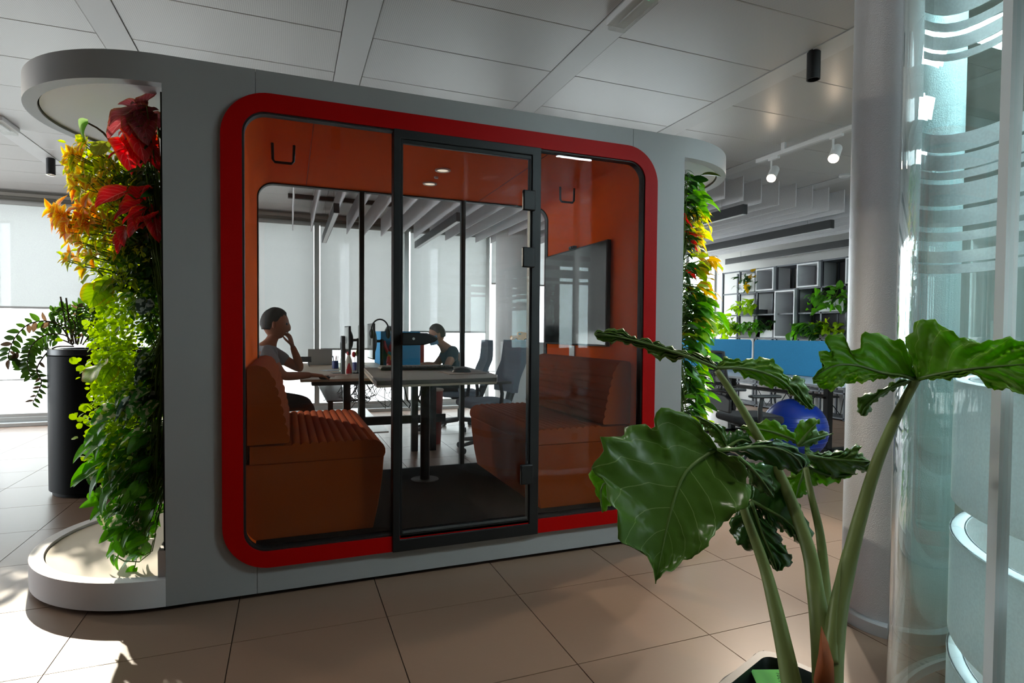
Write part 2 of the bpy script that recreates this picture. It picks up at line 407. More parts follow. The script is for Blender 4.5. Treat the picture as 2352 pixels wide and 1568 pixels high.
# glowing panels added out of view to brighten the glass room
m_panel = M('added_panel_glow', '#ffffff', .5, emit='#eaf6ff', es=115)
for x, y in ((2.62, .86), (3.7, .86), (4.8, .86), (6.2, .86)):
    lp = thing('added_light_panel', 'added square light panel on the glass room ceiling, out of view', 'lamp', (x, y, CZ-.03), 'added light panels in the glass room')
    MB().box(x-.27, y-.27, CZ-.03, x+.27, y+.27, CZ-.002).build('housing', m_white, lp, bevel=.004)
    MB().box(x-.25, y-.25, CZ-.034, x+.25, y+.25, CZ-.031).build('diffuser', m_panel, lp)
# ================================================================== MEETING POD
m_pod = M('pod_laminate', '#949291', .5, noise=.012, nscale=2)
m_podw = M('pod_white_laminate', '#d6d2d3', .5)
m_deck = M('pod_deck_cream', '#d9cdbd', .6, noise=.05, nscale=6)
m_red = M('red_lacquer', '#a00000', .5, spec=.1)
m_orange = M('orange_felt', '#f2641a', .9, noise=.06, nscale=60, spec=.03)
m_orseam = M('orange_seam', '#a8481e', .9)
m_carpet = M('charcoal_carpet', '#0e0f11', .95, noise=.25, nscale=180, bump=.4, bscale=400, spec=.04)
m_rubber = M('black_rubber', '#0c0c0c', .6)
m_pglass = glass('pod_glass', (.92, .915, .91), .5, 1.5)
m_dglass = glass('door_glass', (.965, .97, .97), .5, 1.5)
PY0, PY1 = 2.795, 4.12
PX0, PX1 = -.489, 2.152
pod = thing('meeting_pod', 'white meeting pod with red-framed glass front, black glass door and rounded planted ends', 'pod', (.83, 3.46, 0))
SL, SR = -.132, 1.802
HZ0, HZ1, HX0, HX1 = .2, 2.177, -.207, 1.89
ZB0, ZT = .02, 2.342
g = .0012
fy = (PY0, PY0+.03)
MB().prism([(PX0, ZB0), (SL-g, ZB0), (SL-g, HZ0), (HX0, HZ0), (HX0, HZ1), (SL-g, HZ1), (SL-g, ZT), (PX0, ZT)], 'y', *fy).build('front_panel', m_pod, pod)
MB().prism([(SR+g, ZB0), (PX1, ZB0), (PX1, ZT), (SR+g, ZT), (SR+g, HZ1), (HX1, HZ1), (HX1, HZ0), (SR+g, HZ0)], 'y', *fy).build('front_panel', m_pod, pod)
MB().box(SL+g, PY0, HZ1, SR-g, PY0+.03, ZT).build('front_panel', m_pod, pod)
MB().box(SL+g, PY0, ZB0, SR-g, PY0+.03, HZ0).build('front_panel', m_pod, pod)
MB().frame([(PX0, ZB0), (PX1, ZB0), (PX1, ZT), (PX0, ZT)], [(HX0, HZ0), (HX1, HZ0), (HX1, HZ1), (HX0, HZ1)], 'y', PY1-.03, PY1).build('rear_panel', m_pod, pod)
MB().box(PX0, PY0+.03, ZT-.03, PX1, PY1-.03, ZT).build('roof_panel', m_pod, pod)
MB().box(PX0+.03, PY0+.05, .0, PX1-.03, PY1-.05, .02).build('plinth', m_rubber, pod)
MB().box(PX0, PY0+.03, .02, HX0-.02, PY1-.03, ZT-.03).build('side_wall', m_black, pod, label='side wall behind the left planting')
MB().box(HX1+.02, PY0+.03, .02, PX1, PY1-.03, ZT-.03).build('side_wall', m_black, pod, label='side wall behind the right planting')
CR = (PY1-PY0)/2; cyy = (PY0+PY1)/2
for sx, cx, a0, a1, sd in ((-1, PX0, 90, 270, 'left'), (1, PX1, -90, 90, 'right')):
    e = .0015*sx
    for z0, z1, zd0, zd1, nm, dk, md in ((2.225, ZT, 2.235, 2.32, 'canopy', 'soffit', m_podw), (ZB0, .137, .04, .124, 'base', 'deck', m_deck)):
        O = [(cx+e, PY1), ] + arc(cx, cyy, CR, a0, a1, 48) + [(cx+e, PY0)] if sx < 0 else [(cx+e, PY0)]+arc(cx, cyy, CR, a0, a1, 48)+[(cx+e, PY1)]
        I = arc(cx, cyy, CR-.055, a0, a1, 48)
        I = [(I[0][0], I[0][1])]+I+[I[-1]]
        rim = MB().frame(O, I, 'z', z0, z1, closed=False).build(nm+'_rim', m_pod if nm == 'canopy' else m_podw, pod, smooth=True, auto=30)
        MB().prism(arc(cx, cyy, CR-.062, a0, a1, 48), 'z', zd0, zd1).build(nm+'_'+dk, md, pod)
    MB().prism(arc(cx, cyy, CR-.04, a0, a1, 40), 'z', 0, .02).build('plinth', m_rubber, pod)
MB().box(PX0-.035, PY0+.035, .124, PX0, PY1-.035, .25).build('planting_trough', m_podw, pod)
MB().box(PX1, PY0+.035, .124, PX1+.035, PY1-.035, .25).build('planting_trough', m_podw, pod)
# red frames, gaskets
RO = rrect(-.27, .138, 1.953, 2.239, .2, 14); RI = rrect(-.186, .212, 1.871, 2.157, .1, 14); RG = rrect(-.178, .22, 1.863, 2.149, .092, 14)
MB().frame(RO, RI, 'y', PY0-.022, PY0+.03).build('red_front_frame', m_red, pod, smooth=True, auto=30)
MB().frame(RI, RG, 'y', PY0-.014, PY0+.03).build('gasket', m_rubber, pod, smooth=True, auto=30)
MB().frame(RO, RI, 'y', PY1-.03, PY1+.02).build('red_rear_frame', m_red, pod, smooth=True, auto=30)
MB().frame(RI, RG, 'y', PY1-.045, PY1).build('gasket', m_rubber, pod, smooth=True, auto=30)
MB().frame(rrect(-.206, .192, 1.891, 2.177, .11, 14), RI, 'y', PY0+.032, PY1-.047).build('orange_lining', m_orange, pod, smooth=True, auto=60)
MB().box(-.185, PY0+.03, .2125, 1.87, PY1-.05, .228).build('carpet_floor', m_carpet, pod)
for xs in (.11, 1.30): MB().box(xs, PY0+.04, 2.1545, xs+.004, PY1-.06, 2.1575).build('ceiling_seam', m_orseam, pod)
# glazing: front sidelights
DX0, DX1 = .466, 1.228
def cornerpane(x0, x1, lft):
    r = .095; P = rrect(x0, .212, x1, 2.157, r, 8)
    n = 9
    if lft: P = [(x1, 2.157)]+P[n:3*n]+[(x1, .212)]
    else: P = P[0:n]+[(x0, 2.157), (x0, .212)]+P[3*n:]
    return P
for x0, x1, lf, lb in ((-.183, DX0+.01, True, 'left fixed front pane'), (DX1-.01, 1.868, False, 'right fixed front pane')):
    MB().prism(cornerpane(x0, x1, lf), 'y', PY0+.004, PY0+.014).build('glass_pane', m_pglass, pod, label=lb)
for x0, x1 in ((-.183, .456), (.488, 1.178), (1.21, 1.868)):
    MB().prism(cornerpane(x0, x1, True) if x0 < 0 else (cornerpane(x0, x1, False) if x1 > 1.8 else [(x0, .212), (x1, .212), (x1, 2.157), (x0, 2.157)]), 'y', PY1-.03, PY1-.02).build('rear_glass_pane', m_dglass, pod)
for xm in (.472, 1.194): MB().box(xm-.016, PY1-.045, .216, xm+.016, PY1-.005, 2.153).build('rear_mullion', m_black, pod, bevel=.003)
# door frame and door
dy0, dy1 = PY0-.03, PY0+.035
df = MB().frame([(DX0, .136), (DX1, .136), (DX1, 2.157), (DX0, 2.157)], [(DX0+.034, .195), (DX1-.05, .195), (DX1-.05, 2.115), (DX0+.034, 2.115)], 'y', dy0, dy1).build('door_frame', m_black, pod, bevel=.003)
door = MB().frame([(DX0+.036, .197), (DX1-.052, .197), (DX1-.052, 2.113), (DX0+.036, 2.113)], [(DX0+.046, .222), (DX1-.058, .222), (DX1-.058, 2.095), (DX0+.046, 2.095)], 'y', dy0+.008, dy0+.03).build('glass_door', m_black, pod, bevel=.002)
MB().box(DX0+.044, dy0+.014, .22, DX1-.056, dy0+.024, 2.097).build('door_glass', m_dglass, door)
for zc, xx in ((1.879, 0), (1.587, 0), (.46, 0)):
    MB().box(DX1-.105, dy0-.016, zc-.052, DX1-.036, dy0+.008, zc+.052).build('hinge', m_black, door, bevel=.006)
zc = 1.164
hp = [(DX0+.03, zc-.03), (DX0+.03, zc+.03), (DX0+.15, zc+.03), (DX0+.195, zc+.012), (DX0+.205, zc), (DX0+.19, zc-.012), (DX0+.14, zc-.028)]
h = MB().prism(hp, 'y', dy0-.06, dy0-.03).box(DX0+.036, dy0-.035, zc-.028, DX0+.08, dy0+.01, zc+.028).build('door_handle', m_black, door, bevel=.006)
MB().cyl((DX0+.085, dy0-.064, zc+.002), (DX0+.085, dy0-.058, zc+.002), .006, n=12).build('lock_pin', m_alu, door)
MB().box(DX0+.05, dy0+.004, .222, DX1-.062, dy0+.012, .232).build('drop_seal', M('door_seal_grey', '#3a3c3e', .5), door)
# fittings on pod ceiling
m_lens = M('downlight_lens', '#e8e6e0', .3, emit='#fff2dd', es=.6)
for p in ((1017, 390), (987, 421)):
    c = PZ(*p, 2.157); d = MB().lathe([(.036, 0), (.046, 0), (.046, -.006), (.036, -.008), (.033, -.003)], (c.x, c.y, c.z), 28).build('downlight_ring', m_white, pod, smooth=True)
    MB().cyl((c.x, c.y, c.z), (c.x, c.y, c.z-.003), .034, n=24).build('downlight_lens', m_lens, d)
c = PZ(1002, 406, 2.157); MB().lathe([(0.001, 0), (.014, 0), (.012, -.01), (.001, -.013)], (c.x, c.y, c.z), 16).build('motion_sensor', m_white, pod, smooth=True)
for xc, yc in ((-.022, 3.22), (1.72, 3.45)):
    MB().tube([(xc-.052, yc, 2.158), (xc-.05, yc, 2.075), (xc-.04, yc, 2.062), (xc+.04, yc, 2.062), (xc+.05, yc, 2.075), (xc+.052, yc, 2.158)], .007, 8).build('coat_hook', m_black, pod, smooth=True)
MB().box(1.862, 3.60, 1.03, 1.87, 3.68, 1.11).build('wall_socket', m_alu, pod, bevel=.002)

# --- benches
m_bench = M('burnt_orange_fabric', '#8f3d13', .9, noise=.10, nscale=90, bump=.25, bscale=500, spec=.05)
def bench(name, label, X, s):
    t = thing(name, label, 'bench', (X, 3.46, .228))
    y0, y1 = PY0+.09, PY1-.09
    def pr(poly): return [(X+s*a, b) for a, b in poly]
    base = [(0, .228), (.575, .228), (.60, .34), (.62, .48), (.628, .582), (0, .582)]
    MB().prism(pr(base), 'y', y0, y1).build('base', m_bench, t, bevel=.004)
    top = []; n = 9
    for k in range(n*6+1):
        u = k/(n*6); a = .20+u*.36; top.append((a, .662+.010*abs(sin(pi*n*u))**.6))
    seat = [(.02, .583), (.628, .583), (.634, .60), (.633, .62), (.626, .638), (.613, .652), (.595, .662), (.575, .668)]+top[::-1]+[(.02, .665)]
    MB().prism(pr(seat), 'y', y0-.005, y1+.005).build('seat_cushion', m_bench, t, smooth=True, auto=35, bevel=0)
    bk = []; n = 7
    for k in range(n*6+1):
        u = k/(n*6); bx = .185-.05*u-.02*u*u+.010*abs(sin(pi*n*u))**.6; bk.append((bx, .675+u*.31))
    back = [(.01, .672)]+bk+[(.105, 1.01), (.085, 1.03), (.05, 1.04), (.02, 1.035), (.01, 1.02)]
    MB().prism(pr(back), 'y', y0-.005, y1+.005).build('backrest', m_bench, t, smooth=True, auto=35)
    return t
bench('lounge_bench', 'orange channel-stitched bench at left of the pod, its side against the front glass', -.186, 1)
bench('lounge_bench', 'orange channel-stitched bench at right of the pod, under the wall screen', 1.871, -1)
# --- table, screen, keyboard, mouse
m_tabletop = M('grey_brown_laminate', '#4a423c', .5, noise=.08, nscale=14)
m_tabedge = M('beige_table_edge', '#9a8a78', .5)
t = thing('pod_table', 'grey-brown table on a single black post inside the pod', 'table', (.82, 3.55, .228))
tp = [(.412, 2.93), (1.07, 2.985), (1.15, 3.2), (1.2, 4.04), (.482, 4.04)]
MB().prism(tp, 'z', .928, .95).build('tabletop', m_tabletop, t, bevel=.003)
MB().prism([(a+(.8-a)*.003, b+(3.5-b)*.003) for a, b in tp], 'z', .916, .928).build('table_edge', m_tabedge, t)
MB().cyl((.835, 3.72, .228), (.835, 3.72, .917), .031, n=20).build('post', m_black, t, smooth=True)
MB().cyl((.835, 3.72, .2285), (.835, 3.72, .234), .09, n=28).build('foot_flange', m_rubber, t)
MB().obox((.82, 3.6, .911), (.3, .5, .012)).build('support_plate', m_black, t)
m_key = M('grey_keycaps', '#6d6d69', .6)
kb = thing('keyboard', 'dark keyboard with grey keys on the pod table', 'keyboard', (.80, 3.79, .951))
MB().box(.55, 3.73, .9505, 1.03, 3.87, .966).build('case', m_blackp, kb, bevel=.004)
km = MB()
for i in range(17):
    for j in range(5): km.box(.558+.0275*i, 3.738+.0255*j, .966, .558+.0275*i+.022, 3.738+.0255*j+.021, .975)
stuff(km.build('keys', m_key, kb))
mp = tag(MB().box(.88, 3.28, .9505, 1.11, 3.52, .9535).build('mouse_pad', M('dusty_pad', '#6e625c', .9)), 'thin brownish mouse pad under the mouse on the pod table', 'mouse pad')
ms = thing('computer_mouse', 'dark computer mouse resting on the pad', 'mouse', (.99, 3.40, .954))
MB().sphere((.99, 3.40, .956), (.06, .034, .026), 18, 10).build('shell', m_blackp, ms, smooth=True)
MB().cyl((.945, 3.396, .982), (.945, 3.404, .982), .006, n=10).build('scroll_wheel', m_key, ms)
m_scr = M('dark_screen_glass', '#0d0f12', .08, spec=.8)
tv = thing('wall_screen', 'large black flat screen on the right-hand pod wall', 'screen', (1.87, 3.58, 1.45))
MB().box(1.835, 3.12, 1.115, 1.862, 4.04, 1.778).build('housing', m_black, tv, bevel=.003)
MB().box(1.833, 3.13, 1.127, 1.836, 4.03, 1.768).build('screen_glass', m_scr, tv)
MB().box(1.86, 3.4, 1.3, 1.8705, 3.75, 1.6).build('wall_bracket', m_black, tv)
cv = thing('screen_camera', 'small black conference camera clipped on the screen top', 'camera', (1.85, 3.60, 1.779))
MB().box(1.828, 3.56, 1.7785, 1.855, 3.64, 1.80).build('body', m_black, cv, bevel=.005)
MB().cyl((1.829, 3.60, 1.79), (1.823, 3.60, 1.79), .009, n=12).build('lens', m_scr, cv)
# ================================================================== COLUMN, CEILING FITTINGS, RIGHT-HAND OFFICE
m_col = M('silver_textured_paint', '#c2c4c8', .42, metal=.25, bump=.5, bscale=260)
m_colring = M('silver_ring', '#b9bcc0', .4, metal=.2)
ccx, ccy = 2.39, 1.665
col = thing('round_column', 'silver textured round column standing beside the curved glass', 'column', (ccx, ccy, 0))
MB().cyl((ccx, ccy, 0), (ccx, ccy, CZ), .195, n=64).build('shaft', m_col, col, smooth=True)
MB().lathe([(.2, 0), (.218, 0), (.218, .045), (.212, .052), (.19, .055)], (ccx, ccy, 0), 64).build('base_ring', m_colring, col, smooth=True)
wc = thing('round_column', 'thick white round column near the windows, seen through the pod door', 'column', (3.2, 8.05, 0))
MB().cyl((3.2, 8.05, 0), (3.2, 8.05, CZ), .325, n=48).build('shaft', m_wall, wc, smooth=True)
MB().lathe([(.33, 0), (.345, 0), (.345, .06), (.33, .065)], (3.2, 8.05, 0), 48).build('base_ring', m_white, wc, smooth=True)
# downlights (black cylinders)
m_warm = M('warm_lamp', '#fff0dd', .4, emit='#ffdcb0', es=6)
def downlight(px, py, zb, lab, h=.16, r=.038, lit=True, zc=CZ):
    c = PZ(px, py, zb); t = thing('ceiling_downlight', lab, 'lamp', (c.x, c.y, zb), 'black cylinder downlights')
    MB().lathe([(r-.006, .04), (r-.006, .0), (r, 0), (r, h), (.001, h)], (c.x, c.y, zb), 28).build('housing', m_black, t, smooth=True)
    MB().cyl((c.x, c.y, zb+.035), (c.x, c.y, zb+.03), r-.007, n=20).build('lens', m_warm if lit else m_scr, t)
    MB().cyl((c.x, c.y, zb+h), (c.x, c.y, zc), r*.82, n=16).build('ceiling_mount', m_black, t)
    return c
downlight(1868, 183, 2.73, 'black cylinder downlight on the ceiling strip near the silver column', lit=False)
dlc = downlight(117, 402, 2.73, 'black cylinder downlight on the ceiling left of the colourful planting')
downlight(1186, 500, 2.73, 'black cylinder downlight seen through the pod door above the white column')
for x, y in ((.375, .5), (1.69, -.2)):  # pair added behind the camera to brighten the big plant and the floor
    t = thing('ceiling_downlight', 'added black cylinder downlight out of view behind the viewpoint, brightening the '+('floor before the pod' if x < 1 else 'big leafy plant'), 'lamp', (x, y, 2.73), 'black cylinder downlights')
    MB().lathe([(.032, .04), (.032, .0), (.038, 0), (.038, .16), (.001, .16)], (x, y, 2.73), 28).build('housing', m_black, t, smooth=True)
    MB().cyl((x, y, 2.765), (x, y, 2.76), .031, n=20).build('lens', m_warm, t); MB().cyl((x, y, 2.89), (x, y, CZ), .03, n=16).build('ceiling_mount', m_black, t)
    spot('added_fill_lamp', (x, y, 2.755), (x+(.35 if x < 1 else -.55), y+(.9 if x < 1 else .8), 0), 40 if x < 1 else 75, deg=66, color=(1, .93, .84), blend=.7)
# wire from left downlight
MB().tube([(dlc.x+.03, dlc.y, 2.83), (dlc.x+.12, dlc.y-.02, 2.835), (dlc.x+.22, dlc.y-.03, 2.88), (dlc.x+.24, dlc.y, 2.9)], .004, 6).build('lamp_wire', m_black, [o for o in COL.objects if o.name.startswith('ceiling_downlight') and 'colourful' in o['label']][0], smooth=True)
# emergency light boxes
m_acr = glass('clear_lens', (.88, .88, .86), .8)
m_green = M('green_led', '#20ff80', .3, emit='#40ffa0', es=12)
def ebox(px, py, lab, rz=0, L=.33):
    c = PZ(px, py, 2.84); t = thing('emergency_light', lab, 'lamp', (c.x, c.y, 2.84), 'white emergency light boxes')
    MB().box(c.x-.06, c.y-L/2, 2.862, c.x+.06, c.y+L/2, 2.899).build('housing', m_white, t, bevel=.004)
    MB().box(c.x-.052, c.y-L/2+.008, 2.835, c.x+.052, c.y+L/2-.008, 2.863).build('lens_cover', m_acr, t, bevel=.004)
    MB().box(c.x-.012, c.y-L/2+.03, 2.852, c.x+.012, c.y+L/2-.05, 2.861).build('lamp_bar', m_white, t)
    MB().cyl((c.x+.02, c.y-L/2+.02, 2.862), (c.x+.02, c.y-L/2+.02, 2.858), .006, n=10).build('indicator', m_green, t)
ebox(1452, 38, 'white emergency light box with green indicator at the top of the ceiling')
ebox(6, 296, 'white emergency light box on the ceiling at the far left edge')
sd = tag(MB().lathe([(.001, 0), (.05, 0), (.055, -.02), (.04, -.035), (.001, -.038)], tuple(PZ(1940, 400, 2.9)), 24).build('smoke_detector', m_white, smooth=True), 'flat white smoke detector on the ceiling above the hanging baffles', 'detector')
# track with two spotlights
tx = 4.1; tz = 2.80
tr = thing('light_track', 'white ceiling track carrying two spotlights beside the silver column', 'track', (tx, 3.5, tz+.03))
MB().box(tx-.017, 2.75, tz, tx+.017, 4.26, tz+.035).build('rail', m_white, tr, bevel=.002)
for y in (2.95, 3.95): MB().box(tx-.01, y-.02, tz+.035, tx+.01, y+.02, 2.9).build('hanger', m_white, tr)
m_hot = M('hot_lamp_face', '#fff4e6', .4, emit='#ffe2c0', es=60)
def tspot(px, py, lab, tgt):
    p = PX(px, py, tx-.03); t = thing('track_spotlight', lab, 'lamp', (p.x, p.y, tz), 'track spotlights')
    MB().box(tx-.016, p.y-.055, tz-.022, tx+.016, p.y+.055, tz+.001).build('adapter', m_white, t, bevel=.003)
    MB().cyl((tx, p.y+.03, tz-.02), (tx, p.y+.03, p.z+.02), .008, n=10).build('stem', m_white, t)
    d = (Vector(tgt)-p).normalized(); a = p-d*.005; b = p-d*.135+Vector((0, 0, 0))
    c2 = Vector((tx, p.y+.03, p.z+.03)); 
    MB().tube([a, a-d*.17], [.04, .04], 24).build('head', m_white, t, smooth=True)
    MB().cyl(a+d*.001, a+d*.004, .035, n=24).build('lens', m_hot, t)
    spot('track_lamp', a+d*.02, tgt, 220, deg=60)
    return t
tspot(1771, 410, 'white track spotlight nearer the planted end, lamp lit', (2.2, 2.9, .75))
tspot(1914, 365, 'white track spotlight nearer the silver column, lamp lit', (1.7, 2.1, .2))
# acoustic baffles
m_felt = M('grey_felt', '#cfcdcf', .95, noise=.28, nscale=140, bump=.3, bscale=300)
m_cable = M('cable_grey', '#8c8c8c', .5)
bm_ = MB().box(-.006, 0, 2.59, .006, 3.85, 2.845).build('acoustic_baffle', m_felt, bevel=.001, seg=1)
first = True
for k in range(30):
    x = .06+.2425*k
    if x > RX1-.2: break
    o = bm_ if first else bm_.copy()
    if not first: COL.objects.link(o)
    first = False; o.location = (x, 4.78, 0)
    tag(o, 'grey felt acoustic baffle hung on edge from the ceiling grid', 'baffle', 'hanging felt baffles')
m_rail = M('brown_black_rail', '#2b2421', .5)
for y, wh in ((5.3, 'nearest the pod'), (6.7, 'in the middle of the felt baffles'), (7.75, 'nearest the windows')):
    r = tag(MB().box(.0, y-.03, 2.847, 7.3, y+.03, 2.9).build('baffle_rail', m_rail), 'dark ceiling rail carrying the felt baffles, the one '+wh, 'rail', 'dark baffle rails')
# linear pendants
m_led = M('opal_diffuser', '#d8d8d6', .5)
def pendant(x, y0, y1, zb, lab, h=.1, w=.06):
    t = thing('linear_pendant', lab, 'lamp', (x, (y0+y1)/2, zb), 'black linear pendants')
    MB().box(x-w/2, y0, zb, x+w/2, y1, zb+h).build('housing', m_blackp, t, bevel=.002)
    MB().box(x-w/2+.008, y0+.01, zb-.003, x+w/2-.008, y1-.01, zb+.002).build('diffuser', m_led, t)
    for y in (y0+.35, y1-.35): MB().cyl((x, y, zb+h), (x, y, 2.9), .002, n=6).build('suspension_wire', m_cable, t)
    return t
pendant(4.40, 4.72, 8.0, 2.44, 'black linear pendant nearest the planted right end, partly behind it')
pendant(5.93, 4.97, 8.0, 2.445, 'long black linear pendant in the middle above the blue desk screens')
pendant(7.33, 4.6, 8.3, 2.44, 'black linear pendant just above the plant shelving')
pendant(.475, 6.36, 8.6, 2.44, 'black linear pendant seen through the pod above the monitors')
pendant(1.79, 6.3, 8.6, 2.44, 'black linear pendant seen through the pod door glass')

# ------------------------------------------------------------------ shelving with planters on right wall
m_shd = M('dark_shelf_metal', '#55575c', .45, metal=.4)
m_shback = M('dark_back_panel', '#3c3b3c', .7)
m_shgrey = M('grey_back_panel', '#77777a', .7)
m_shwhite = M('white_box', '#d6d6d8', .5)
SXX = 7.2; SXB = 7.56
YS = [8.24, 7.828, 7.425, 7.025, 6.607, 6.195, 5.79, 5.39]
ZS = [2.27, 1.893, 1.52, 1.14, .76, .38, .03]
sh = thing('shelving_unit', 'tall open grid shelving with white boxes and plants on the right wall', 'shelving', (7.38, 6.8, 0))
for y in YS:
    for xx in ((SXX, SXX+.03), (SXB-.03, SXB)): MB().box(xx[0], y-.013, 0, xx[1], y+.013, 2.283).build('post', m_shd, sh)
for z in ZS:
    MB().box(SXX, 5.38, z-.011, SXB, 7.84, z+.011).build('shelf', m_shd, sh)
    MB().box(SXX, 7.84, z-.011, SXX+.025, 8.25, z+.011).build('rail', m_shd, sh)
    MB().box(SXB-.025, 7.84, z-.011, SXB, 8.25, z+.011).build('rail', m_shd, sh)
kind = {0: 'wdkwdkw', 1: 'olkTddk', 2: 'olkTdgk'}
WB = {(0, 2), (0, 4), (0, 6)}
for r in range(3):
    for c in range(1, 7):
        y1, y0 = YS[c]-.014, YS[c+1]+.014; z1, z0 = ZS[r]-.011, ZS[r+1]+.011
        if (r, c) in WB or (c == 3 and r == 1):
            zz0 = z0 if c != 3 else ZS[3]+.011
            MB().frame([(y0, zz0), (y1, zz0), (y1, z1), (y0, z1)], [(y0+.022, zz0+.022), (y1-.022, zz0+.022), (y1-.022, z1-.022), (y0+.022, z1-.022)], 'x', SXX-.05, SXB-.06).build('white_box', m_shwhite, sh)
            MB().box(SXB-.065, y0+.01, zz0+.01, SXB-.055, y1-.01, z1-.01).build('box_back', m_shgrey, sh)
        elif c != 3:
            MB().box(SXB-.02, y0, z0, SXB-.01, y1, z1).build('back_panel', m_shgrey if (r, c) in ((1, 1), (2, 1), (2, 5)) else m_shback, sh)
            if (r+c) % 2: MB().box(SXX+.04, y0, z0, SXB-.02, y0+.012, z1).build('side_panel', m_shback, sh)

# ------------------------------------------------------------------ leaf library
def leaf_mesh(name, w=.5, shape='oval', mat=None, nu=4, nv=10, fold=.25, droop=.3, wave=0, serr=0, lobes=0, roll=0, seed=0):
    rnd = random.Random(seed); mb = MB(); g_ = []
    for i in range(nv+1):
        v = i/nv
        if shape == 'oval': hw = w/2*sin(pi*v**.8)**.75
        elif shape == 'round': hw = w/2*sin(pi*min(1, v*.97+.03))**.5
        elif shape == 'lance': hw = w/2*(sin(pi*v**.62))**1.05
        elif shape == 'heart': hw = w/2*(1-v)**.62*1.32*(.55+.9*min(1, v*4))*(1 if v > .0 else .6)
        elif shape == 'arrow': hw = w/2*(1-v)**.8*1.25*(.4+.75*min(1, v*5))
        else: hw = w/2
        if serr: hw *= 1+serr*(1 if i % 2 else -1)
        row = []
        for j in range(-nu, nu+1):
            u = j/nu; x = hw*u; y = v; back = 0
            if shape in ('heart', 'arrow'): y = v-(.16 if shape == 'heart' else .22)*max(0, 1-v*3.2)*abs(u)**1.2
            z = -droop*v*v+fold*abs(u)*hw+wave*sin(v*11+u*2+seed)*abs(u)*w*.25-roll*(u*u)*hw
            row.append(len(mb.v)); mb.v.append((x, y, z)); mb.uv[len(mb.v)-1] = (u, v)
        g_.append(row)
    for i in range(nv):
        for j in range(2*nu): mb.f.append((g_[i][j], g_[i][j+1], g_[i+1][j+1], g_[i+1][j]))
    me = bpy.data.meshes.new(name); me.from_pydata(mb.v, [], mb.f)
    ul = me.uv_layers.new(name='UVMap')
    for lp in me.loops: ul.data[lp.index].uv = mb.uv[lp.vertex_index]
    me.polygons.foreach_set('use_smooth', [True]*len(me.polygons)); me.materials.append(mat); me.update()
    return me
def orient(axis, nrm, roll=0):
    y = axis.normalized(); z = nrm-y*nrm.dot(y)
    if z.length < 1e-4: z = Vector((.3, .2, 1))-y*Vector((.3, .2, 1)).dot(y)
    z.normalize(); x = y.cross(z); R = Matrix((x, y, z)).transposed()
    return R @ Matrix.Rotation(roll, 3, 'Y')
def put_leaf(me, parent, loc, axis, nrm, size, roll=0, name='leaf', root=None):
    o = bpy.data.objects.new(name, me); COL.objects.link(o); o.parent = parent
    off = parent.location
    o.matrix_local = Matrix.Translation(Vector(loc)-off) @ orient(Vector(axis), Vector(nrm), roll).to_4x4() @ Matrix.Scale(size, 4)
    return o
R_ = random.Random(11)
def rv(s=1): return Vector((R_.uniform(-s, s), R_.uniform(-s, s), R_.uniform(-s, s)))
ml_pothos = leafmat('pothos_green', '#55922a', vein='#7db045', vw=.03, nveins=5, trans=.45)
ml_pothosv = leafmat('pothos_variegated', '#4a8430', mottcol='#cfcaa6', mott=.48, trans=.4)
ml_satin = leafmat('satin_silver', '#31443a', mottcol='#aab4ac', mott=.5, trans=.2)
ml_lime = leafmat('lime_leaf', '#93b820', trans=.5)
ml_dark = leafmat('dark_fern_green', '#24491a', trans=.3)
ml_coleus = leafmat('coleus_yellow_orange', '#ecb24a', edge='#f4ea62', vein='#c06a24', edgew=.6, trans=.5, nveins=7, vw=.05, rough=.55)
ml_coleus2 = leafmat('coleus_orange_pink', '#ec9450', edge='#f6dc6a', vein='#a33b1a', edgew=.75, trans=.5, nveins=7, vw=.05, rough=.55)
ml_coleusg = leafmat('coleus_green', '#a2b82e', edge='#dde048', vein='#556f14', edgew=.6, trans=.5, nveins=7, vw=.05, rough=.55)
ml_red = leafmat('aglaonema_red', '#d63a3c', edge='#b5652c', vein='#ee7d7c', edgew=.97, trans=.5, nveins=6, vw=.05, rough=.25)
ml_redd = leafmat('aglaonema_dusky', '#a35459', edge='#8a6a38', vein='#c88a8c', edgew=.97, trans=.4, nveins=6, vw=.05, rough=.25)
ml_cala = leafmat('calathea_lime', '#8fb01c', edge='#d07a1c', vein='#4f7a18', edgew=.97, trans=.5, nveins=8, vw=.07)
ml_calao = leafmat('calathea_amber', '#b08a1e', edge='#7c6a18', vein='#6b4a14', edgew=.95, trans=.55, nveins=8, vw=.06)
m_stem = M('green_stem', '#5c7a2c', .5)
m_stemd = M('brown_stem', '#4a3a22', .7)
L_pothos = [leaf_mesh('leaf', .46, 'heart', ml_pothos, fold=.35, droop=d, seed=i) for i, d in enumerate((.15, .35, .55))]
L_pothosv = [leaf_mesh('leaf', .48, 'heart', ml_pothosv, fold=.3, droop=d, seed=i) for i, d in enumerate((.2, .45))]
L_satin = [leaf_mesh('leaf', .65, 'heart', ml_satin, fold=.2, droop=.3, seed=3)]
L_coleus = [leaf_mesh('leaf', .62, 'lance', ml_coleus, nv=18, nu=3, fold=.3, droop=d, serr=.13, seed=i) for i, d in enumerate((.2, .45))]
L_coleus2 = [leaf_mesh('leaf', .56, 'lance', ml_coleus2, nv=18, nu=3, fold=.3, droop=d, serr=.13, seed=i) for i, d in enumerate((.25, .5))]
L_coleusg = [leaf_mesh('leaf', .6, 'lance', ml_coleusg, nv=18, nu=3, fold=.3, droop=d, serr=.15, seed=i) for i, d in enumerate((.2, .45))]
L_red = [leaf_mesh('leaf', .5, 'heart', ml_red, fold=.4, droop=d, wave=.3, seed=i) for i, d in enumerate((.2, .4, .6))]
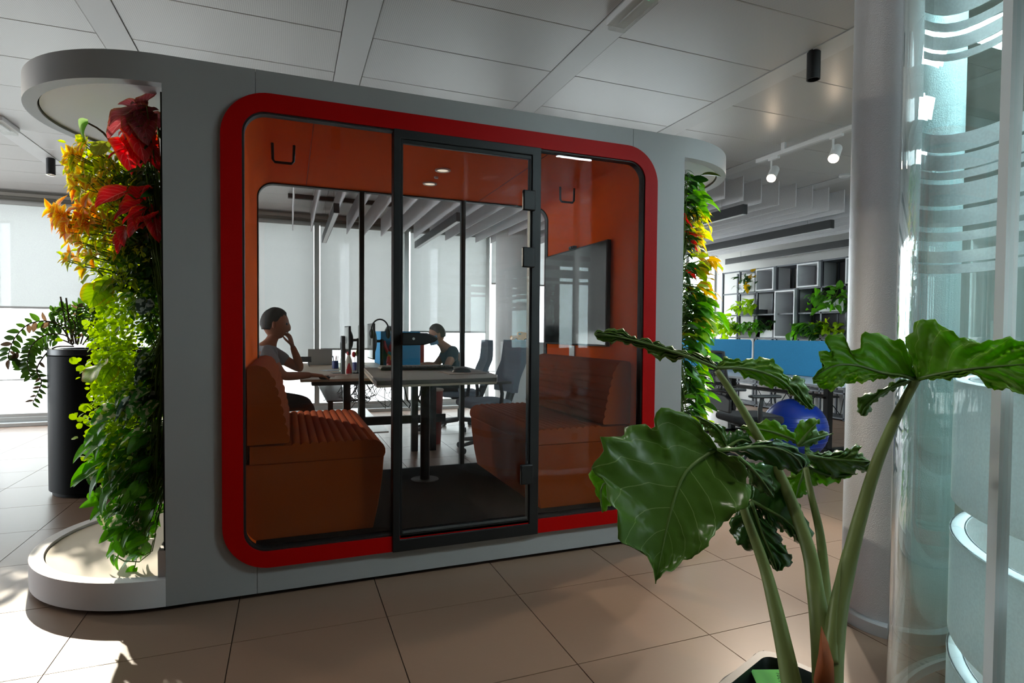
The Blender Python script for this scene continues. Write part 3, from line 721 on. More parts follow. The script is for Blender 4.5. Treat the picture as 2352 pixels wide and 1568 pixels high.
L_redd = [leaf_mesh('leaf', .5, 'heart', ml_redd, fold=.4, droop=d, wave=.3, seed=i) for i, d in enumerate((.2, .4))]
L_cala = [leaf_mesh('leaf', .72, 'round', ml_cala, fold=.15, droop=.25, wave=.2, seed=2)]
L_calao = [leaf_mesh('leaf', .55, 'oval', ml_calao, fold=.2, droop=.35, wave=.15, seed=4)]
L_dark = [leaf_mesh('leaf', .42, 'oval', ml_dark, fold=.3, droop=d, seed=i) for i, d in enumerate((.2, .5))]
L_lime = [leaf_mesh('leaf', .6, 'heart', ml_lime, fold=.3, droop=d, seed=i) for i, d in enumerate((.25, .5))]
def bush(name, label, cat, root, pts, meshes, size, out, group=None, parent=None, stem=True, smat=None, down=.3, up=0, szj=.3, rnd=.5, nrm=(0, 0, 1)):
    """plant rooted at root; one leaf per point, every leaf facing outwards along out with a random turn"""
    t = parent or thing(name, label, cat, tuple(root), group)
    sb = MB(); out = Vector(out)
    for p in pts:
        p = Vector(p); ax = (out+rv(rnd)+Vector((0, 0, -down+up))).normalized()
        sz = size*R_.uniform(1-szj, 1+szj)
        put_leaf(R_.choice(meshes), t, p, ax, Vector(nrm)+rv(.5), sz, R_.uniform(-.5, .5))
        if stem:
            rt = Vector(root)+rv(.03); mid = (rt+p)/2+Vector((0, 0, .02))+rv(.015)
            sb.tube([rt, mid, p, p+ax*sz*.15], [.0035, .003, .002, .0015], 5, caps=False)
    if stem and sb.v: stuff(sb.build('stems', smat or m_stem, t, smooth=True, auto=0))
    return t
def rosettes(name, label, root, tips, meshes, size, out, parent=None, per=(4, 7), stem=True):
    """shoots from one root, each ending in a tuft of leaf pairs"""
    t = parent or thing(name, label, 'plant', tuple(root)); sb = MB(); out = Vector(out).normalized()
    for p in tips:
        p = Vector(p); ax = (out+rv(.35)+Vector((0, 0, .25))).normalized(); n = R_.randint(*per)
        s1 = ax.cross(Vector((0, 0, 1))).normalized(); s2 = ax.cross(s1)
        a0 = R_.uniform(0, 6)
        for k in range(n):
            lv = k//2; a = a0+pi*(k % 2)+lv*1.57+R_.uniform(-.3, .3); rd = s1*cos(a)+s2*sin(a)
            sz = size*(.7+.22*lv)*R_.uniform(.8, 1.2); dv = rd+ax*(.9-.3*lv)+Vector((0, 0, -.15-.2*R_.random()))
            put_leaf(R_.choice(meshes), t, p-ax*(.012*lv), dv, ax+Vector((-.1, -.5, .4))+rv(.25), sz, R_.uniform(-.3, .3))
        rt = Vector(root)+rv(.04); sb.tube([rt, (rt+p)/2+Vector((0, 0, -.03))+rv(.02), p], [.004, .003, .002], 5, caps=False)
    stuff(sb.build('stems', m_stem, t, smooth=True, auto=0)); return t
# shelf planters with plants
m_soil = M('potting_soil', '#2a1d14', .95, noise=.5, nscale=80, bump=.6, bscale=90)
def planter(lab, y0, y1, z, mat, h=.16, meshes=None, n=26, size=.12, col='', spread=.12, trail=0):
    c = Vector((SXX+.12, (y0+y1)/2, z))
    t = thing('shelf_planter', lab, 'plant', tuple(c), None)
    MB().frame([(SXX-.04, y0), (SXX+.26, y0), (SXX+.26, y1), (SXX-.04, y1)], [(SXX-.025, y0+.015), (SXX+.245, y0+.015), (SXX+.245, y1-.015), (SXX-.025, y1-.015)], 'z', z, z+h).build('planter_box', mat, t, bevel=.004)
    MB().box(SXX-.026, y0+.014, z+.002, SXX+.246, y1-.014, z+h-.03).build('soil', m_soil, t)
    pts = []
    for k in range(n):
        y = R_.uniform(y0-.02-spread*.3, y1+.02+spread*.3); q = R_.random()
        pts.append((SXX-.02-R_.random()*spread, y, z+h+R_.uniform(-.02-trail*R_.random(), .15)))
    bush('', '', '', (SXX+.06, c.y, z+h-.03), pts, meshes, size, (-.8, -.2, .1), parent=t, rnd=.9)
    return t
z1, z2, z3 = ZS[1]+.012, ZS[2]+.012, ZS[3]+.012
planter('white planter with dusky trailing plant on the top row of shelving', 7.45, 7.8, z1, m_shwhite, meshes=L_calao+L_dark, trail=.12, size=.13)
planter('lime green plant spilling over the window end of the shelving', 7.86, 8.22, z2-.3, m_shwhite, h=.14, meshes=L_lime, n=80, size=.11, spread=.25, trail=.3)
planter('lime pothos in the middle row beside the bright window end', 7.45, 7.8, z2, m_shgrey, h=.08, meshes=L_lime, n=34, size=.10)
planter('bushy green pothos in the bottom visible row, left cell', 7.3, 7.8, z3, m_shgrey, h=.09, meshes=L_pothos, n=60, size=.10, spread=.16)
planter('small dark green plant in a white box of the bottom visible row', 7.05, 7.4, z3, m_shwhite, h=.12, meshes=L_dark, n=34, size=.09)
planter('peace lily with long glossy leaves in a black trough', 6.2, 6.62, z3, m_blackp, h=.06, meshes=L_dark+L_pothos, n=50, size=.15, spread=.16)
planter('yellow-green croton in the bottom visible row near the column', 5.82, 6.18, z3, m_shgrey, h=.08, meshes=L_cala+L_lime, n=40, size=.10)
planter('trailing pothos in a long white planter of the middle row', 5.8, 6.2, z2, m_shwhite, h=.17, meshes=L_pothos, n=44, size=.115, spread=.2, trail=.16)
planter('broad-leaved plant at the column end of the middle row', 5.42, 5.76, z2, m_shback, h=.08, meshes=L_dark, n=12, size=.14)
# ------------------------------------------------------------------ right-hand desks, screens, chairs, ball
m_desk = M('pale_grey_desktop', '#b3b7bb', .4)
m_blue = M('blue_felt', '#3b96c9', .95, noise=.22, nscale=160)
m_trunk = M('cable_black', '#0e0e0e', .6)
def desk_row(lab, x0, x1, y0, y1, z, mat, legs, group=None):
    t = thing('bench_desk', lab, 'desk', ((x0+x1)/2, (y0+y1)/2, 0), group)
    MB().box(x0, y0, z-.025, x1, y1, z).build('desktop', mat, t, bevel=.004)
    for y in legs:
        MB().box(x0+.08, y-.035, z-.07, x1-.08, y+.035, z-.026).build('cross_beam', m_black, t, bevel=.004)
        for fx in legs[y]: MB().box(fx-.035, y-.03, 0, fx+.035, y+.03, z-.05).build('leg', m_black, t, bevel=.003)
        MB().box(x0+.1, y-.03, 0.0, x1-.1, y+.03, .03).build('foot', m_black, t, bevel=.003)
    ys = sorted(legs)
    MB().box((x0+x1)/2-.12, ys[0], z-.2, (x0+x1)/2+.12, ys[-1], z-.185).build('cable_tray', m_black, t)
    return t
desk_row('pale grey bench desk with blue felt screens, right of the planted end', 4.45, 5.95, 3.75, 7.6, .75, m_desk, {4.33: (5.16,), 5.7: (5.16,), 7.1: (5.16,)})
for y0, y1, lb in ((3.95, 5.38, 'blue felt desk screen nearer the silver column'), (5.44, 7.3, 'blue felt desk screen nearer the planted end, left of the gap')):
    t = thing('desk_screen', lb, 'desk screen', (5.2, (y0+y1)/2, .752), 'blue desk screens')
    MB().prism(rrect(y0, .752, y1, 1.135, .04, 6), 'x', 5.185, 5.215).build('felt_panel', m_blue, t, bevel=.006)
    for y in (y0+.2, y1-.2): MB().box(5.17, y-.03, .752, 5.23, y+.03, .80).build('clamp', m_black, t, bevel=.004)
cb = MB()
for k in range(14):
    y = R_.uniform(4.0, 7.0); x = R_.uniform(4.9, 5.3); cb.tube([(x, y, .56), (x+R_.uniform(-.1, .1), y+.08, .35+R_.random()*.15), (x+R_.uniform(-.1, .1), y+.2, .55)], .005, 5)
tag(stuff(cb.build('cable_bundle', m_trunk, smooth=True)), 'tangle of black cables hanging under the pale grey desk', 'cables')
m_ball = M('blue_rubber_ball', '#0a2a7c', .28)
bc = PD(1825, 985, 5.54)
bt = thing('exercise_ball', 'large blue exercise ball on the floor beside the pale desk', 'ball', (bc.x, bc.y, 0))
bl = MB()
bl.rings([[(bc.x+.293*(sin(pi*i/40))*(1+.0)*cos(2*pi*k/48), bc.y+.293*sin(pi*i/40)*sin(2*pi*k/48), .293-.293*cos(pi*i/40)) for k in range(48)] for i in [.2]+list(range(1, 40))+[39.8]])
bl.build('shell', m_ball, bt, smooth=True)
for k in (-3, -2, -1, 0, 1, 2, 3):
    a = pi/2+k*.16; MB().lathe([(.293*sin(a), .293-.293*cos(a)), (.2955*sin(a+.012), .293-.2955*cos(a+.012)), (.293*sin(a+.024), .293-.293*cos(a+.024))], (bc.x, bc.y, 0), 48).build('rib', m_ball, bt, smooth=True)
MB().cyl((bc.x, bc.y-.288, .293), (bc.x, bc.y-.297, .293), .012, n=12).build('valve', m_black, bt)

m_mesh = fabric('black_chair_mesh', '#101012', .1, .9)
m_seat = M('black_seat_cloth', '#141416', .9)
m_gseat = M('grey_chair_cloth', '#6b7480', .95, noise=.2, nscale=150)
def office_chair(name, label, mesh_back, seatmat, backmat, sh=.46, bh=1.03, group=None, loc=(0, 0, 0), rz=0):
    """faces +x locally"""
    t = thing(name, label, 'chair', (0, 0, 0), group)
    for k in range(5):
        a = 2*pi*k/5+.3; e = Vector((cos(a)*.29, sin(a)*.29, .085))
        sp = MB().tube([(0.03*cos(a), .03*sin(a), .115), e], [.028, .016], 8, flat=.7).build('base_spoke', m_blackp, t, smooth=True)
        MB().cyl((e.x, e.y, .085), (e.x, e.y, .05), .01, n=8).cyl((e.x-sin(a)*.022, e.y+cos(a)*.022, .03), (e.x+sin(a)*.022, e.y-cos(a)*.022, .03), .03, n=14).build('caster', m_blackp, t, smooth=True)
    MB().cyl((0, 0, .1), (0, 0, .25), .032, n=16).cyl((0, 0, .25), (0, 0, sh-.06), .018, n=14).build('gas_column', m_black, t, smooth=True)
    MB().box(-.14, -.1, sh-.085, .12, .1, sh-.05).build('tilt_mechanism', m_blackp, t, bevel=.01)
    MB().prism(rrect(-.22, -.235, .25, .235, .09, 8), 'z', sh-.05, sh+.02).build('seat', seatmat, t, bevel=.03, seg=4)
    hb = bh-sh
    def bp(u, v):  # u along height 0..1, v across -1..1
        x = -.235-.10*u-.03*sin(pi*u)+.05*(1-abs(v)**2)*-1*.6; x += .05*sin(pi*min(1, u*1.8))*.6
        return (x, v*(.205+.03*sin(pi*u)-.02*u), sh+.09+u*(hb-.09))
    if mesh_back:
        nb = 14; P = MB(); rows = [[bp(i/nb, j/6) for j in range(-6, 7)] for i in range(nb+1)]
        P.rings([[Vector(p) for p in r] for r in rows], close=False, caps=False); P.build('mesh_back', backmat, t, smooth=True, auto=0)
        edge = [bp(i/nb, -1) for i in range(nb+1)]+[bp(1, j/6) for j in range(-5, 7)]+[bp(1-i/nb, 1) for i in range(1, nb+1)]+[bp(0, -j/6) for j in range(-5, 7)]
        MB().tube(edge, .014, 8).build('back_frame', m_blackp, t, smooth=True)
        MB().tube([Vector(bp(.3, j/6))+Vector((-.02-.02*(1-(j/6)**2), 0, 0)) for j in range(-6, 7)], .012, 8).build('lumbar_bow', m_blackp, t, smooth=True)
        MB().prism([(-.2, sh+.05), (.2, sh+.05), (.21, sh+.17), (.12, sh+.20), (-.12, sh+.20), (-.21, sh+.17)], 'x', -.285, -.255).build('back_support', m_blackp, t, bevel=.012)
    else:
        nb = 14; F = [[Vector(bp(i/nb, j/6)) for j in range(-6, 7)] for i in range(nb+1)]
        rings = []
        for r in F: rings.append([p+Vector((.03, 0, 0)) for p in r]+[p+Vector((-.035, 0, 0)) for p in r[::-1]])
        MB().rings(rings).build('backrest', backmat, t, smooth=True, bevel=0, auto=50)
        MB().tube([(-.1, 0, sh-.06), (-.26, 0, sh-.04), (-.30, 0, sh+.08), (-.33, 0, sh+.25)], [.045, .05, .05, .04], 10, flat=.5).build('back_support', m_blackp, t, smooth=True)
    for s in (-1, 1):
        MB().tube([(-.05, s*.2, sh-.04), (-.04, s*.285, sh-.02), (-.05, s*.29, sh+.1), (-.03, s*.285, sh+.2)], [.022, .022, .02, .018], 8).build('arm_post', m_blackp, t, smooth=True)
        MB().box(-.14, s*.285-.04, sh+.195, .13, s*.285+.04, sh+.22).build('armrest', m_blackp, t, bevel=.01)
    t.location = loc; t.rotation_euler.z = rz
    return t
cr = PD(1668, 960, 5.15)
office_chair('office_chair', 'black mesh-backed office chair beside the planted right end', True, m_seat, m_mesh, .46, 1.04, 'office chairs', (cr.x+.24, cr.y, 0), radians(-14))
office_chair('office_chair', 'black office chair tucked under the desk, half hidden by the silver column', False, m_seat, m_seat, .46, .84, 'office chairs', (5.25, 3.45, 0), radians(205))
# ================================================================== LIVING WALLS
def cloud(pxs, Y, n, jx, jy, jY, xmax=PX0-.04):
    """points of a plant standing out from the left planted wall, around photo positions at depth Y"""
    P = []
    while len(P) < n:
        cx, cy = R_.choice(pxs) if isinstance(pxs, list) else pxs
        p = PY(cx+R_.gauss(0, jx), cy+R_.gauss(0, jy), Y+R_.uniform(-jY, jY))
        if p.x < xmax and p.y < PY1-.02: P.append(p)
    return P
OUTL = (-.85, -.35, 0)
def wallroot(Y, z): return (PX0-.006, Y, z)
# backing felt pockets behind the planting
m_pocket = M('black_pocket_felt', '#14150f', .95, noise=.3, nscale=60)
for xx, lab in ((PX0-.012, 'black planting felt behind the left foliage'), (PX1, 'black planting felt behind the right foliage')):
    MB().box(xx, PY0+.035, .25, xx+.012, PY1-.035, 2.2).build('planting_felt', m_pocket, pod, label=lab)
# creeping fig (small round leaves by the thousand)
def smalls(name, parent, mat, pts, size, w=.8, axisf=None):
    mb = MB()
    for p in pts:
        s = size*R_.uniform(.6, 1.3); a = Vector((-.6, -.3, -.5))+rv(.9); a.normalize(); nn = Vector((-.2, -.5, .7))+rv(.8)
        Q = orient(a, nn); o = len(mb.v)
        for (x, y, z, u, v) in ((0, 0, 0, 0, 0), (w*.38, .25, .06, .8, .3), (w*.42, .65, .06, .9, .6), (0, 1, -.05, 0, 1), (-w*.42, .65, .06, -.9, .6), (-w*.38, .25, .06, -.8, .3)):
            mb.v.append(tuple(Vector(p)+Q@Vector((x*s, y*s, z*s)))); mb.uv[len(mb.v)-1] = (u, v)
        mb.f += [(o, o+1, o+2, o+3), (o, o+3, o+4, o+5)]
    return stuff(mb.build(name, mat, parent, smooth=True, auto=0))
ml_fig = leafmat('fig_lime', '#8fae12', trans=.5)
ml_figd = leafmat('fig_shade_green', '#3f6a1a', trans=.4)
t = thing('creeping_fig', 'lime creeping fig with tiny round leaves in the middle of the left planting', 'plant', wallroot(3.3, 1.0))
P = []
for (cx, cy, n, jx, jy) in ((300, 700, 450, 32, 45), (262, 790, 800, 30, 60), (280, 880, 900, 34, 55), (275, 970, 800, 32, 50), (255, 1030, 420, 24, 36), (345, 800, 520, 24, 120), (340, 680, 360, 24, 60)):
    P += cloud((cx, cy), 3.12, n, jx, jy, .22)
smalls('fig_leaves', t, ml_fig, P[:3300], .026)
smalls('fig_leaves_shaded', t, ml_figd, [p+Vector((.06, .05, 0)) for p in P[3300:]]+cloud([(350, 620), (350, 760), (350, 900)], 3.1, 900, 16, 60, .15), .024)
L_fig = [leaf_mesh('leaf', .85, 'round', ml_fig, nu=2, nv=5, fold=.2, droop=.1)]
for (x0, y0, x1, y1) in ((250, 850, 178, 832), (240, 905, 222, 880), (260, 960, 200, 930), (250, 990, 175, 960), (250, 770, 205, 745), (255, 830, 220, 800), (240, 1010, 215, 985), (270, 735, 232, 700)):
    a = PY(x0, y0, 3.05); c = PY(x1, y1, 3.0); st = [a.lerp(c, k/6)+Vector((0, 0, .012*sin(k))) for k in range(7)]
    stuff(MB().tube(st, .0018, 5).build('runner', m_stem, t, smooth=True))
    for k in range(1, 7):
        put_leaf(R_.choice(L_fig), t, st[k], Vector((-.5, -.3, R_.choice((-.8, .6))))+rv(.4), Vector((0, -1, .3)), R_.uniform(.028, .04))
# coleus: shoots ending in leaf tufts
def tufts(lab, pxs, Y, n, jx, jy, meshes, size, z, jY=.08): return rosettes('coleus', lab, wallroot(Y+.15, z), cloud(pxs, Y, n, jx, jy, jY), meshes, size, (-.8, -.45, .1))
tufts('yellow and orange coleus at the upper left of the left planting', [(190, 328), (168, 352), (165, 385), (190, 400), (215, 352), (205, 375), (180, 415)], 3.15, 22, 10, 8, L_coleus+L_coleus[:1]+L_coleusg, .062, 1.86)
tufts('orange-pink coleus reaching furthest left out of the left planting', [(112, 462), (145, 465), (125, 500), (160, 490), (185, 470), (150, 520), (195, 500), (175, 440)], 3.15, 22, 9, 8, L_coleus2+L_coleus, .074, 1.66)
tufts('drooping coleus tips below the orange coleus', [(168, 552), (190, 545), (158, 592), (200, 585), (185, 610), (178, 570)], 3.1, 15, 7, 9, L_coleus2[:1]+L_coleus+L_coleusg, .055, 1.5)
tufts('green-yellow coleus in the middle of the upper left planting', [(235, 400), (265, 385), (240, 440), (255, 510), (225, 530), (270, 555), (245, 480), (275, 420), (215, 430), (235, 570)], 3.12, 40, 14, 14, L_coleusg+L_coleus, .05, 1.65)
tufts('small-leaved green coleus near the pod corner of the left planting', [(305, 400), (325, 430), (290, 560), (310, 590), (330, 560), (290, 620), (340, 610), (270, 640), (300, 650)], 3.05, 42, 12, 12, L_coleusg+L_dark, .045, 1.45)
t = thing('filler_foliage', 'mass of small green leaves filling the depth of the left planting', 'plant', wallroot(3.4, 1.6))
smalls('filler_leaves', t, ml_coleusg, cloud([(240, 420), (270, 500), (230, 520), (290, 430), (260, 600), (220, 400), (290, 640)], 3.3, 900, 26, 34, .12), .045, .6)
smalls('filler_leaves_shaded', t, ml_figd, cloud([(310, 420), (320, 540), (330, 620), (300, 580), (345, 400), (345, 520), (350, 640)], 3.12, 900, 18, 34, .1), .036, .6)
def fan(lab, hub, Y, tips, meshes, wscale=1.0, z=None, name='aglaonema'):
    h = PY(*hub, Y); t = thing(name, lab, 'plant', (PX0-.006, Y+.08, h.z-.1)); sb = MB()
    for (x, y, bx, by) in tips:
        a = PY(bx, by, Y-.02+R_.uniform(-.03, .03)); c = PY(x, y, Y-.06+R_.uniform(-.08, .05)); L = (c-a).length
        put_leaf(R_.choice(meshes), t, a, c-a, Vector((-.1, -.55, .8))+rv(.35), L*1.03, R_.uniform(-.4, .4))
        sb.tube([Vector((PX0-.006, Y+.08, h.z-.1)), (h+a)/2+Vector((.02, .02, -.02)), a, a.lerp(c, .1)], [.006, .005, .004, .003], 6, caps=False)
    stuff(sb.build('stems', m_stem, t, smooth=True, auto=0)); return t
fan('dusky red leafy plant at the very top of the left planting under the canopy', (330, 270), 2.98,
    [(243, 268, 322, 252), (345, 200, 325, 250), (275, 232, 326, 246), (240, 287, 310, 262), (355, 305, 325, 258), (285, 290, 322, 265), (350, 240, 330, 262), (310, 305, 328, 262), (300, 225, 330, 242), (365, 270, 335, 260), (265, 300, 320, 275), (335, 320, 330, 270)], L_redd)
fan('bright red leafy plant just below the topmost dusky one', (335, 330), 2.97,
    [(263, 313, 325, 300), (250, 335, 300, 345), (300, 368, 285, 325), (325, 365, 300, 318), (285, 290, 330, 310), (335, 340, 310, 305), (310, 285, 340, 320), (275, 350, 320, 325), (355, 350, 325, 315)], L_red)
fan('red and pink leafy plant low in the upper left planting', (345, 480), 2.97,
    [(219, 460, 290, 440), (270, 470, 320, 455), (330, 415, 325, 455), (255, 485, 320, 470), (300, 510, 335, 480), (325, 515, 330, 480), (290, 525, 335, 490), (360, 537, 355, 490), (345, 470, 340, 520), (275, 505, 325, 480), (370, 500, 350, 470)], L_red)
fan('small red leaves hidden low among the green coleus', (290, 545), 3.0, [(262, 565, 285, 540), (248, 537, 268, 530), (270, 540, 290, 520), (255, 560, 275, 545)], L_red)
# anthurium with its flower
m_spathe = leafmat('spathe_green_white', '#5d8a3c', edge='#9ab87c', edgew=.6, trans=.4)
a = PY(252, 322, 3.05); b2 = PY(238, 305, 3.05); c = PY(203, 283, 3.03)
t = thing('anthurium', 'anthurium with one pale green flower on a long stem and a round leaf', 'plant', wallroot(3.15, 1.83))
stuff(MB().tube([wallroot(3.15, 1.83), PY(300, 370, 3.1), a, b2, PY(222, 293, 3.04), c], [.006, .006, .005, .005, .004, .004], 7).build('stems', m_stemd, t, smooth=True, auto=0))
put_leaf(leaf_mesh('spathe', .5, 'heart', m_spathe, fold=1.0, droop=.3), t, c, PY(170, 322, 3.0)-c, (-.3, -.6, .5), .072, .9, name='flower_spathe')
ml_round = leafmat('anthurium_leaf', '#a3b548', vein='#c9d27a', trans=.45, nveins=5, vw=.03)
put_leaf(leaf_mesh('round_leaf', .95, 'round', ml_round, fold=.1, droop=.2), t, PY(243, 325, 3.06), PY(215, 345, 3.0)-PY(243, 318, 3.06), (-.2, -.8, .3), .09)
# calathea
fan('calathea with lime oval leaves edged in orange, left of the fig', (245, 650), 3.05, [(182, 640, 225, 622), (205, 685, 240, 650), (215, 700, 255, 655), (235, 690, 258, 640), (222, 660, 250, 640)], L_cala, name='calathea')
fan('single big calathea leaf over the black planter edge', (255, 835), 2.98, [(193, 862, 238, 828), (230, 875, 262, 838)], L_cala, name='calathea')
# pothos and satin pothos cascading at the bottom
po = bush('pothos', 'green pothos cascading down the lower left planting onto the white base', 'plant', wallroot(3.1, .75),
     cloud([(250, 1030), (300, 1060), (240, 1080), (330, 1100), (270, 1120), (310, 1160), (345, 1180), (280, 1190), (330, 1230), (350, 1120), (350, 1020), (300, 1220), (320, 1010)], 3.0, 210, 20, 22, .09),
     L_pothos+L_pothos+L_pothosv, .078, (-.75, -.3, -.35), stem=True, rnd=.75, nrm=(-.3, -.6, .6))
for (x, y, bx, by) in ((182, 1018, 232, 985), (188, 1052, 235, 1020), (192, 1092, 245, 1065), (186, 1128, 238, 1090), (208, 1160, 250, 1125), (205, 1192, 240, 1160), (232, 1188, 262, 1165), (262, 1245, 275, 1215), (282, 1280, 275, 1245), (240, 1272, 275, 1250), (253, 1297, 262, 1275), (302, 1270, 300, 1235), (200, 1040, 240, 1000), (205, 1000, 240, 970)):
    Yq = R_.uniform(2.9, 3.0); a = PY(bx, by, Yq); c = PY(x, y, Yq-.02); put_leaf(R_.choice(L_pothos), po, a, c-a, Vector((-.2, -.5, .8))+rv(.2), (c-a).length*1.05, R_.uniform(-.4, .4))
for (pts) in (((262, 1275), (285, 1288), (320, 1290), (345, 1270), (352, 1240)), ((275, 1245), (300, 1262), (330, 1275), (350, 1265), (358, 1225)), ((340, 1100), (348, 1130), (330, 1160), (318, 1150))):
    stuff(MB().tube([PY(x, y, 2.95) for x, y in pts], .0025, 6).build('vine', m_stem, po, smooth=True))
bush('satin_pothos', 'silver-splashed pothos leaves beside the pod corner in the left planting', 'plant', wallroot(3.0, .9),
     cloud([(345, 935), (310, 920), (325, 895), (330, 980), (352, 1010), (300, 940), (340, 850), (345, 880), (290, 925), (320, 690)], 2.95, 34, 12, 14, .05), L_satin+L_pothosv, .085, (-.6, -.6, -.3))
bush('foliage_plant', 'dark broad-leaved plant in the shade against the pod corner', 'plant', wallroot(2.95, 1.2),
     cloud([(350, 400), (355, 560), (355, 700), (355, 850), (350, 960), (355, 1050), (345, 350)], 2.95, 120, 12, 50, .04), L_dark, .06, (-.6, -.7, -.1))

# right planted end (seen in profile)
def cloudr(pxs, Y, n, jx, jy, jY=.12):
    P = []
    while len(P) < n:
        cx, cy = R_.choice(pxs); p = PY(cx+R_.gauss(0, jx), cy+R_.gauss(0, jy), Y+R_.uniform(-jY, jY))
        if PX1+.02 < p.x < PX1+.55: P.append(p)
    return P
OUTR = (.8, -.4, 0)
def wr(z, Y=3.05): return (PX1+.006, Y, z)
def rbush(name, lab, z, pxs, n, meshes, size, jx=9, jy=14, Y=2.98, **k): return bush(name, lab, 'plant', wr(z), cloudr(pxs, Y, n, jx, jy), meshes, size, OUTR, **k)
rbush('foliage_plant', 'green heart-leaved plant at the top of the right planting under its canopy', 2.0, [(1582, 425), (1592, 450), (1610, 455), (1585, 470), (1580, 410), (1600, 440)], 34, L_pothos+L_dark, .095)
rbush('coleus', 'yellow coleus in the upper right planting', 1.75, [(1603, 480), (1610, 495), (1595, 515), (1600, 545), (1603, 530), (1590, 560), (1585, 500)], 80, L_coleusg+L_coleus, .06, 8, 10)
rbush('aglaonema', 'small red leaves tucked beside the right pod edge', 1.7, [(1576, 490), (1578, 535), (1580, 550), (1577, 610)], 16, L_red, .07, 4, 8)
rbush('calathea', 'amber calathea with striped oval leaves in the right planting', 1.5, [(1625, 582), (1600, 590), (1590, 620), (1612, 620), (1610, 655), (1590, 660), (1620, 670)], 44, L_calao+L_cala, .085, 10, 12)
for (x, y, bx, by) in ((1662, 595, 1632, 590), (1641, 622, 1625, 598), (1640, 670, 1605, 665), (1636, 640, 1605, 640)):
    a = PY(bx, by, 2.98); c = PY(x, y, 2.96); put_leaf(L_calao[0], [o for o in COL.objects if o.name.startswith('calathea')][-1], a, c-a, (.1, -.6, .7), (c-a).length)
rbush('foliage_plant', 'orange and green mixed leaves in the middle of the right planting', 1.25, [(1590, 690), (1600, 720), (1612, 745), (1590, 770), (1605, 700)], 66, L_calao+L_pothos+L_coleus, .085, 11, 16)
rbush('pothos', 'pothos with pointed leaves below the middle of the right planting', 1.05, [(1610, 690), (1600, 735), (1618, 745), (1595, 790), (1600, 815), (1590, 840)], 76, L_pothos+L_lime[:1], .095, 11, 16)
rbush('pothos', 'lowest pothos of the right planting beside the black mesh chair', .65, [(1590, 860), (1595, 900), (1600, 935), (1590, 960), (1585, 990), (1580, 1040), (1590, 1090), (1588, 880)], 120, L_pothos+L_dark+L_lime[:1], .09, 11, 20)
dr = [o for o in COL.objects if o.name.startswith('foliage_plant')][-1]
bush('foliage_plant', 'dark leaves against the right pod edge', 'plant', wr(1.2, 2.95), cloudr([(1576, y) for y in range(420, 1080, 60)], 2.9, 110, 4, 30, .05), L_dark, .07, OUTR)

# ================================================================== BLACK PLANTER AT LEFT
pcx, pcy, pz = -1.075, 5.18, 1.055
pl = thing('oval_planter', 'tall black oval planter at the far left behind the planting', 'planter', (pcx, pcy, 0))
m_plb = M('matt_black_planter', '#060607', .5, spec=.12)
def stad(i, x0=-1.63, x1=-.52, y0=4.87, y1=5.5, r=.28): return rrect(x0+i, y0+i, x1-i, y1-i, r-i*.9, 10)
def lay(prof, nm, mt): MB().rings([[(a_, b_, z) for a_, b_ in stad(i)] for i, z in prof]).build(nm, mt, pl, smooth=True, auto=35)
lay([(.03, 0), (.02, .004), (.02, .03)], 'base', m_plb)
lay([(.012, .03), (0, .036), (0, pz-.052), (.006, pz-.049)], 'body', m_plb)
lay([(.004, pz-.047), (0, pz-.043), (0, pz-.004), (.004, pz), (.06, pz), (.065, pz-.02)], 'lid_tray', M('satin_black_lid', '#1c1d20', .35))
ml_zz = leafmat('zz_green', '#3c5b22', trans=.35, rough=.3)
ml_zzd = leafmat('zz_dusky', '#5c4a3a', trans=.4, rough=.4)
L_zz = [leaf_mesh('leaf', .5, 'oval', ml_zz, fold=.3, droop=.15), leaf_mesh('leaf', .5, 'oval', ml_zz, fold=.3, droop=.3)]
L_zzd = [leaf_mesh('leaf', .45, 'oval', ml_zzd, fold=.4, droop=.15)]
zz = thing('zz_plant', 'arching plant with paired oval leaves growing out of the black planter', 'plant', (-1.3, pcy, pz-.02))
def frond(pts, Y, n, size, meshes, r=.006, up=(0, -1, .2)):
    P = [PY(x, y, Y) for x, y in pts]
    # smooth
    Q = []
    for i in range(len(P)-1):
        p0 = P[max(i-1, 0)]; p1 = P[i]; p2 = P[i+1]; p3 = P[min(i+2, len(P)-1)]
        for k in range(6):
            u = k/6; Q.append(.5*((2*p1)+(p2-p0)*u+(2*p0-5*p1+4*p2-p3)*u*u+(3*p1-p0-3*p2+p3)*u**3))
    Q.append(P[-1])
    stuff(MB().tube(Q, [r*(1-.6*i/len(Q)) for i in range(len(Q))], 7).build('frond_stem', m_stemd, zz, smooth=True, auto=0))
    for k in range(n):
        f = .22+.78*k/(n-1)*.98; i = min(int(f*(len(Q)-1)), len(Q)-2); p = Q[i].lerp(Q[i+1], f*(len(Q)-1)-i); tg = (Q[i+1]-Q[i]).normalized()
        sd = tg.cross(Vector((0, 1, 0))).normalized()*(1 if k % 2 else -1)
        put_leaf(R_.choice(meshes), zz, p, sd+tg*.55+Vector((0, R_.uniform(-.5, .2), 0)), Vector(up)+rv(.3), size*R_.uniform(.8, 1.15), R_.uniform(-.5, .5))
frond([(165, 790), (140, 750), (105, 737), (65, 745), (35, 775), (22, 805), (20, 825), (40, 825)], 5.15, 27, 0.072, L_zz+L_zzd)
frond([(168, 792), (150, 770), (110, 768), (80, 785), (66, 810), (64, 840), (72, 868)], 5.1, 30, 0.065, L_zz)
frond([(168, 792), (140, 780), (105, 785), (75, 805), (62, 830), (50, 850)], 5.2, 24, 0.061, L_zz)
frond([(170, 795), (120, 800), (85, 845), (95, 875), (88, 900), (75, 925)], 5.05, 20, 0.050, L_zz+L_zzd)
frond([(170, 790), (160, 745), (140, 720), (120, 715)], 5.25, 20, 0.050, L_zz)
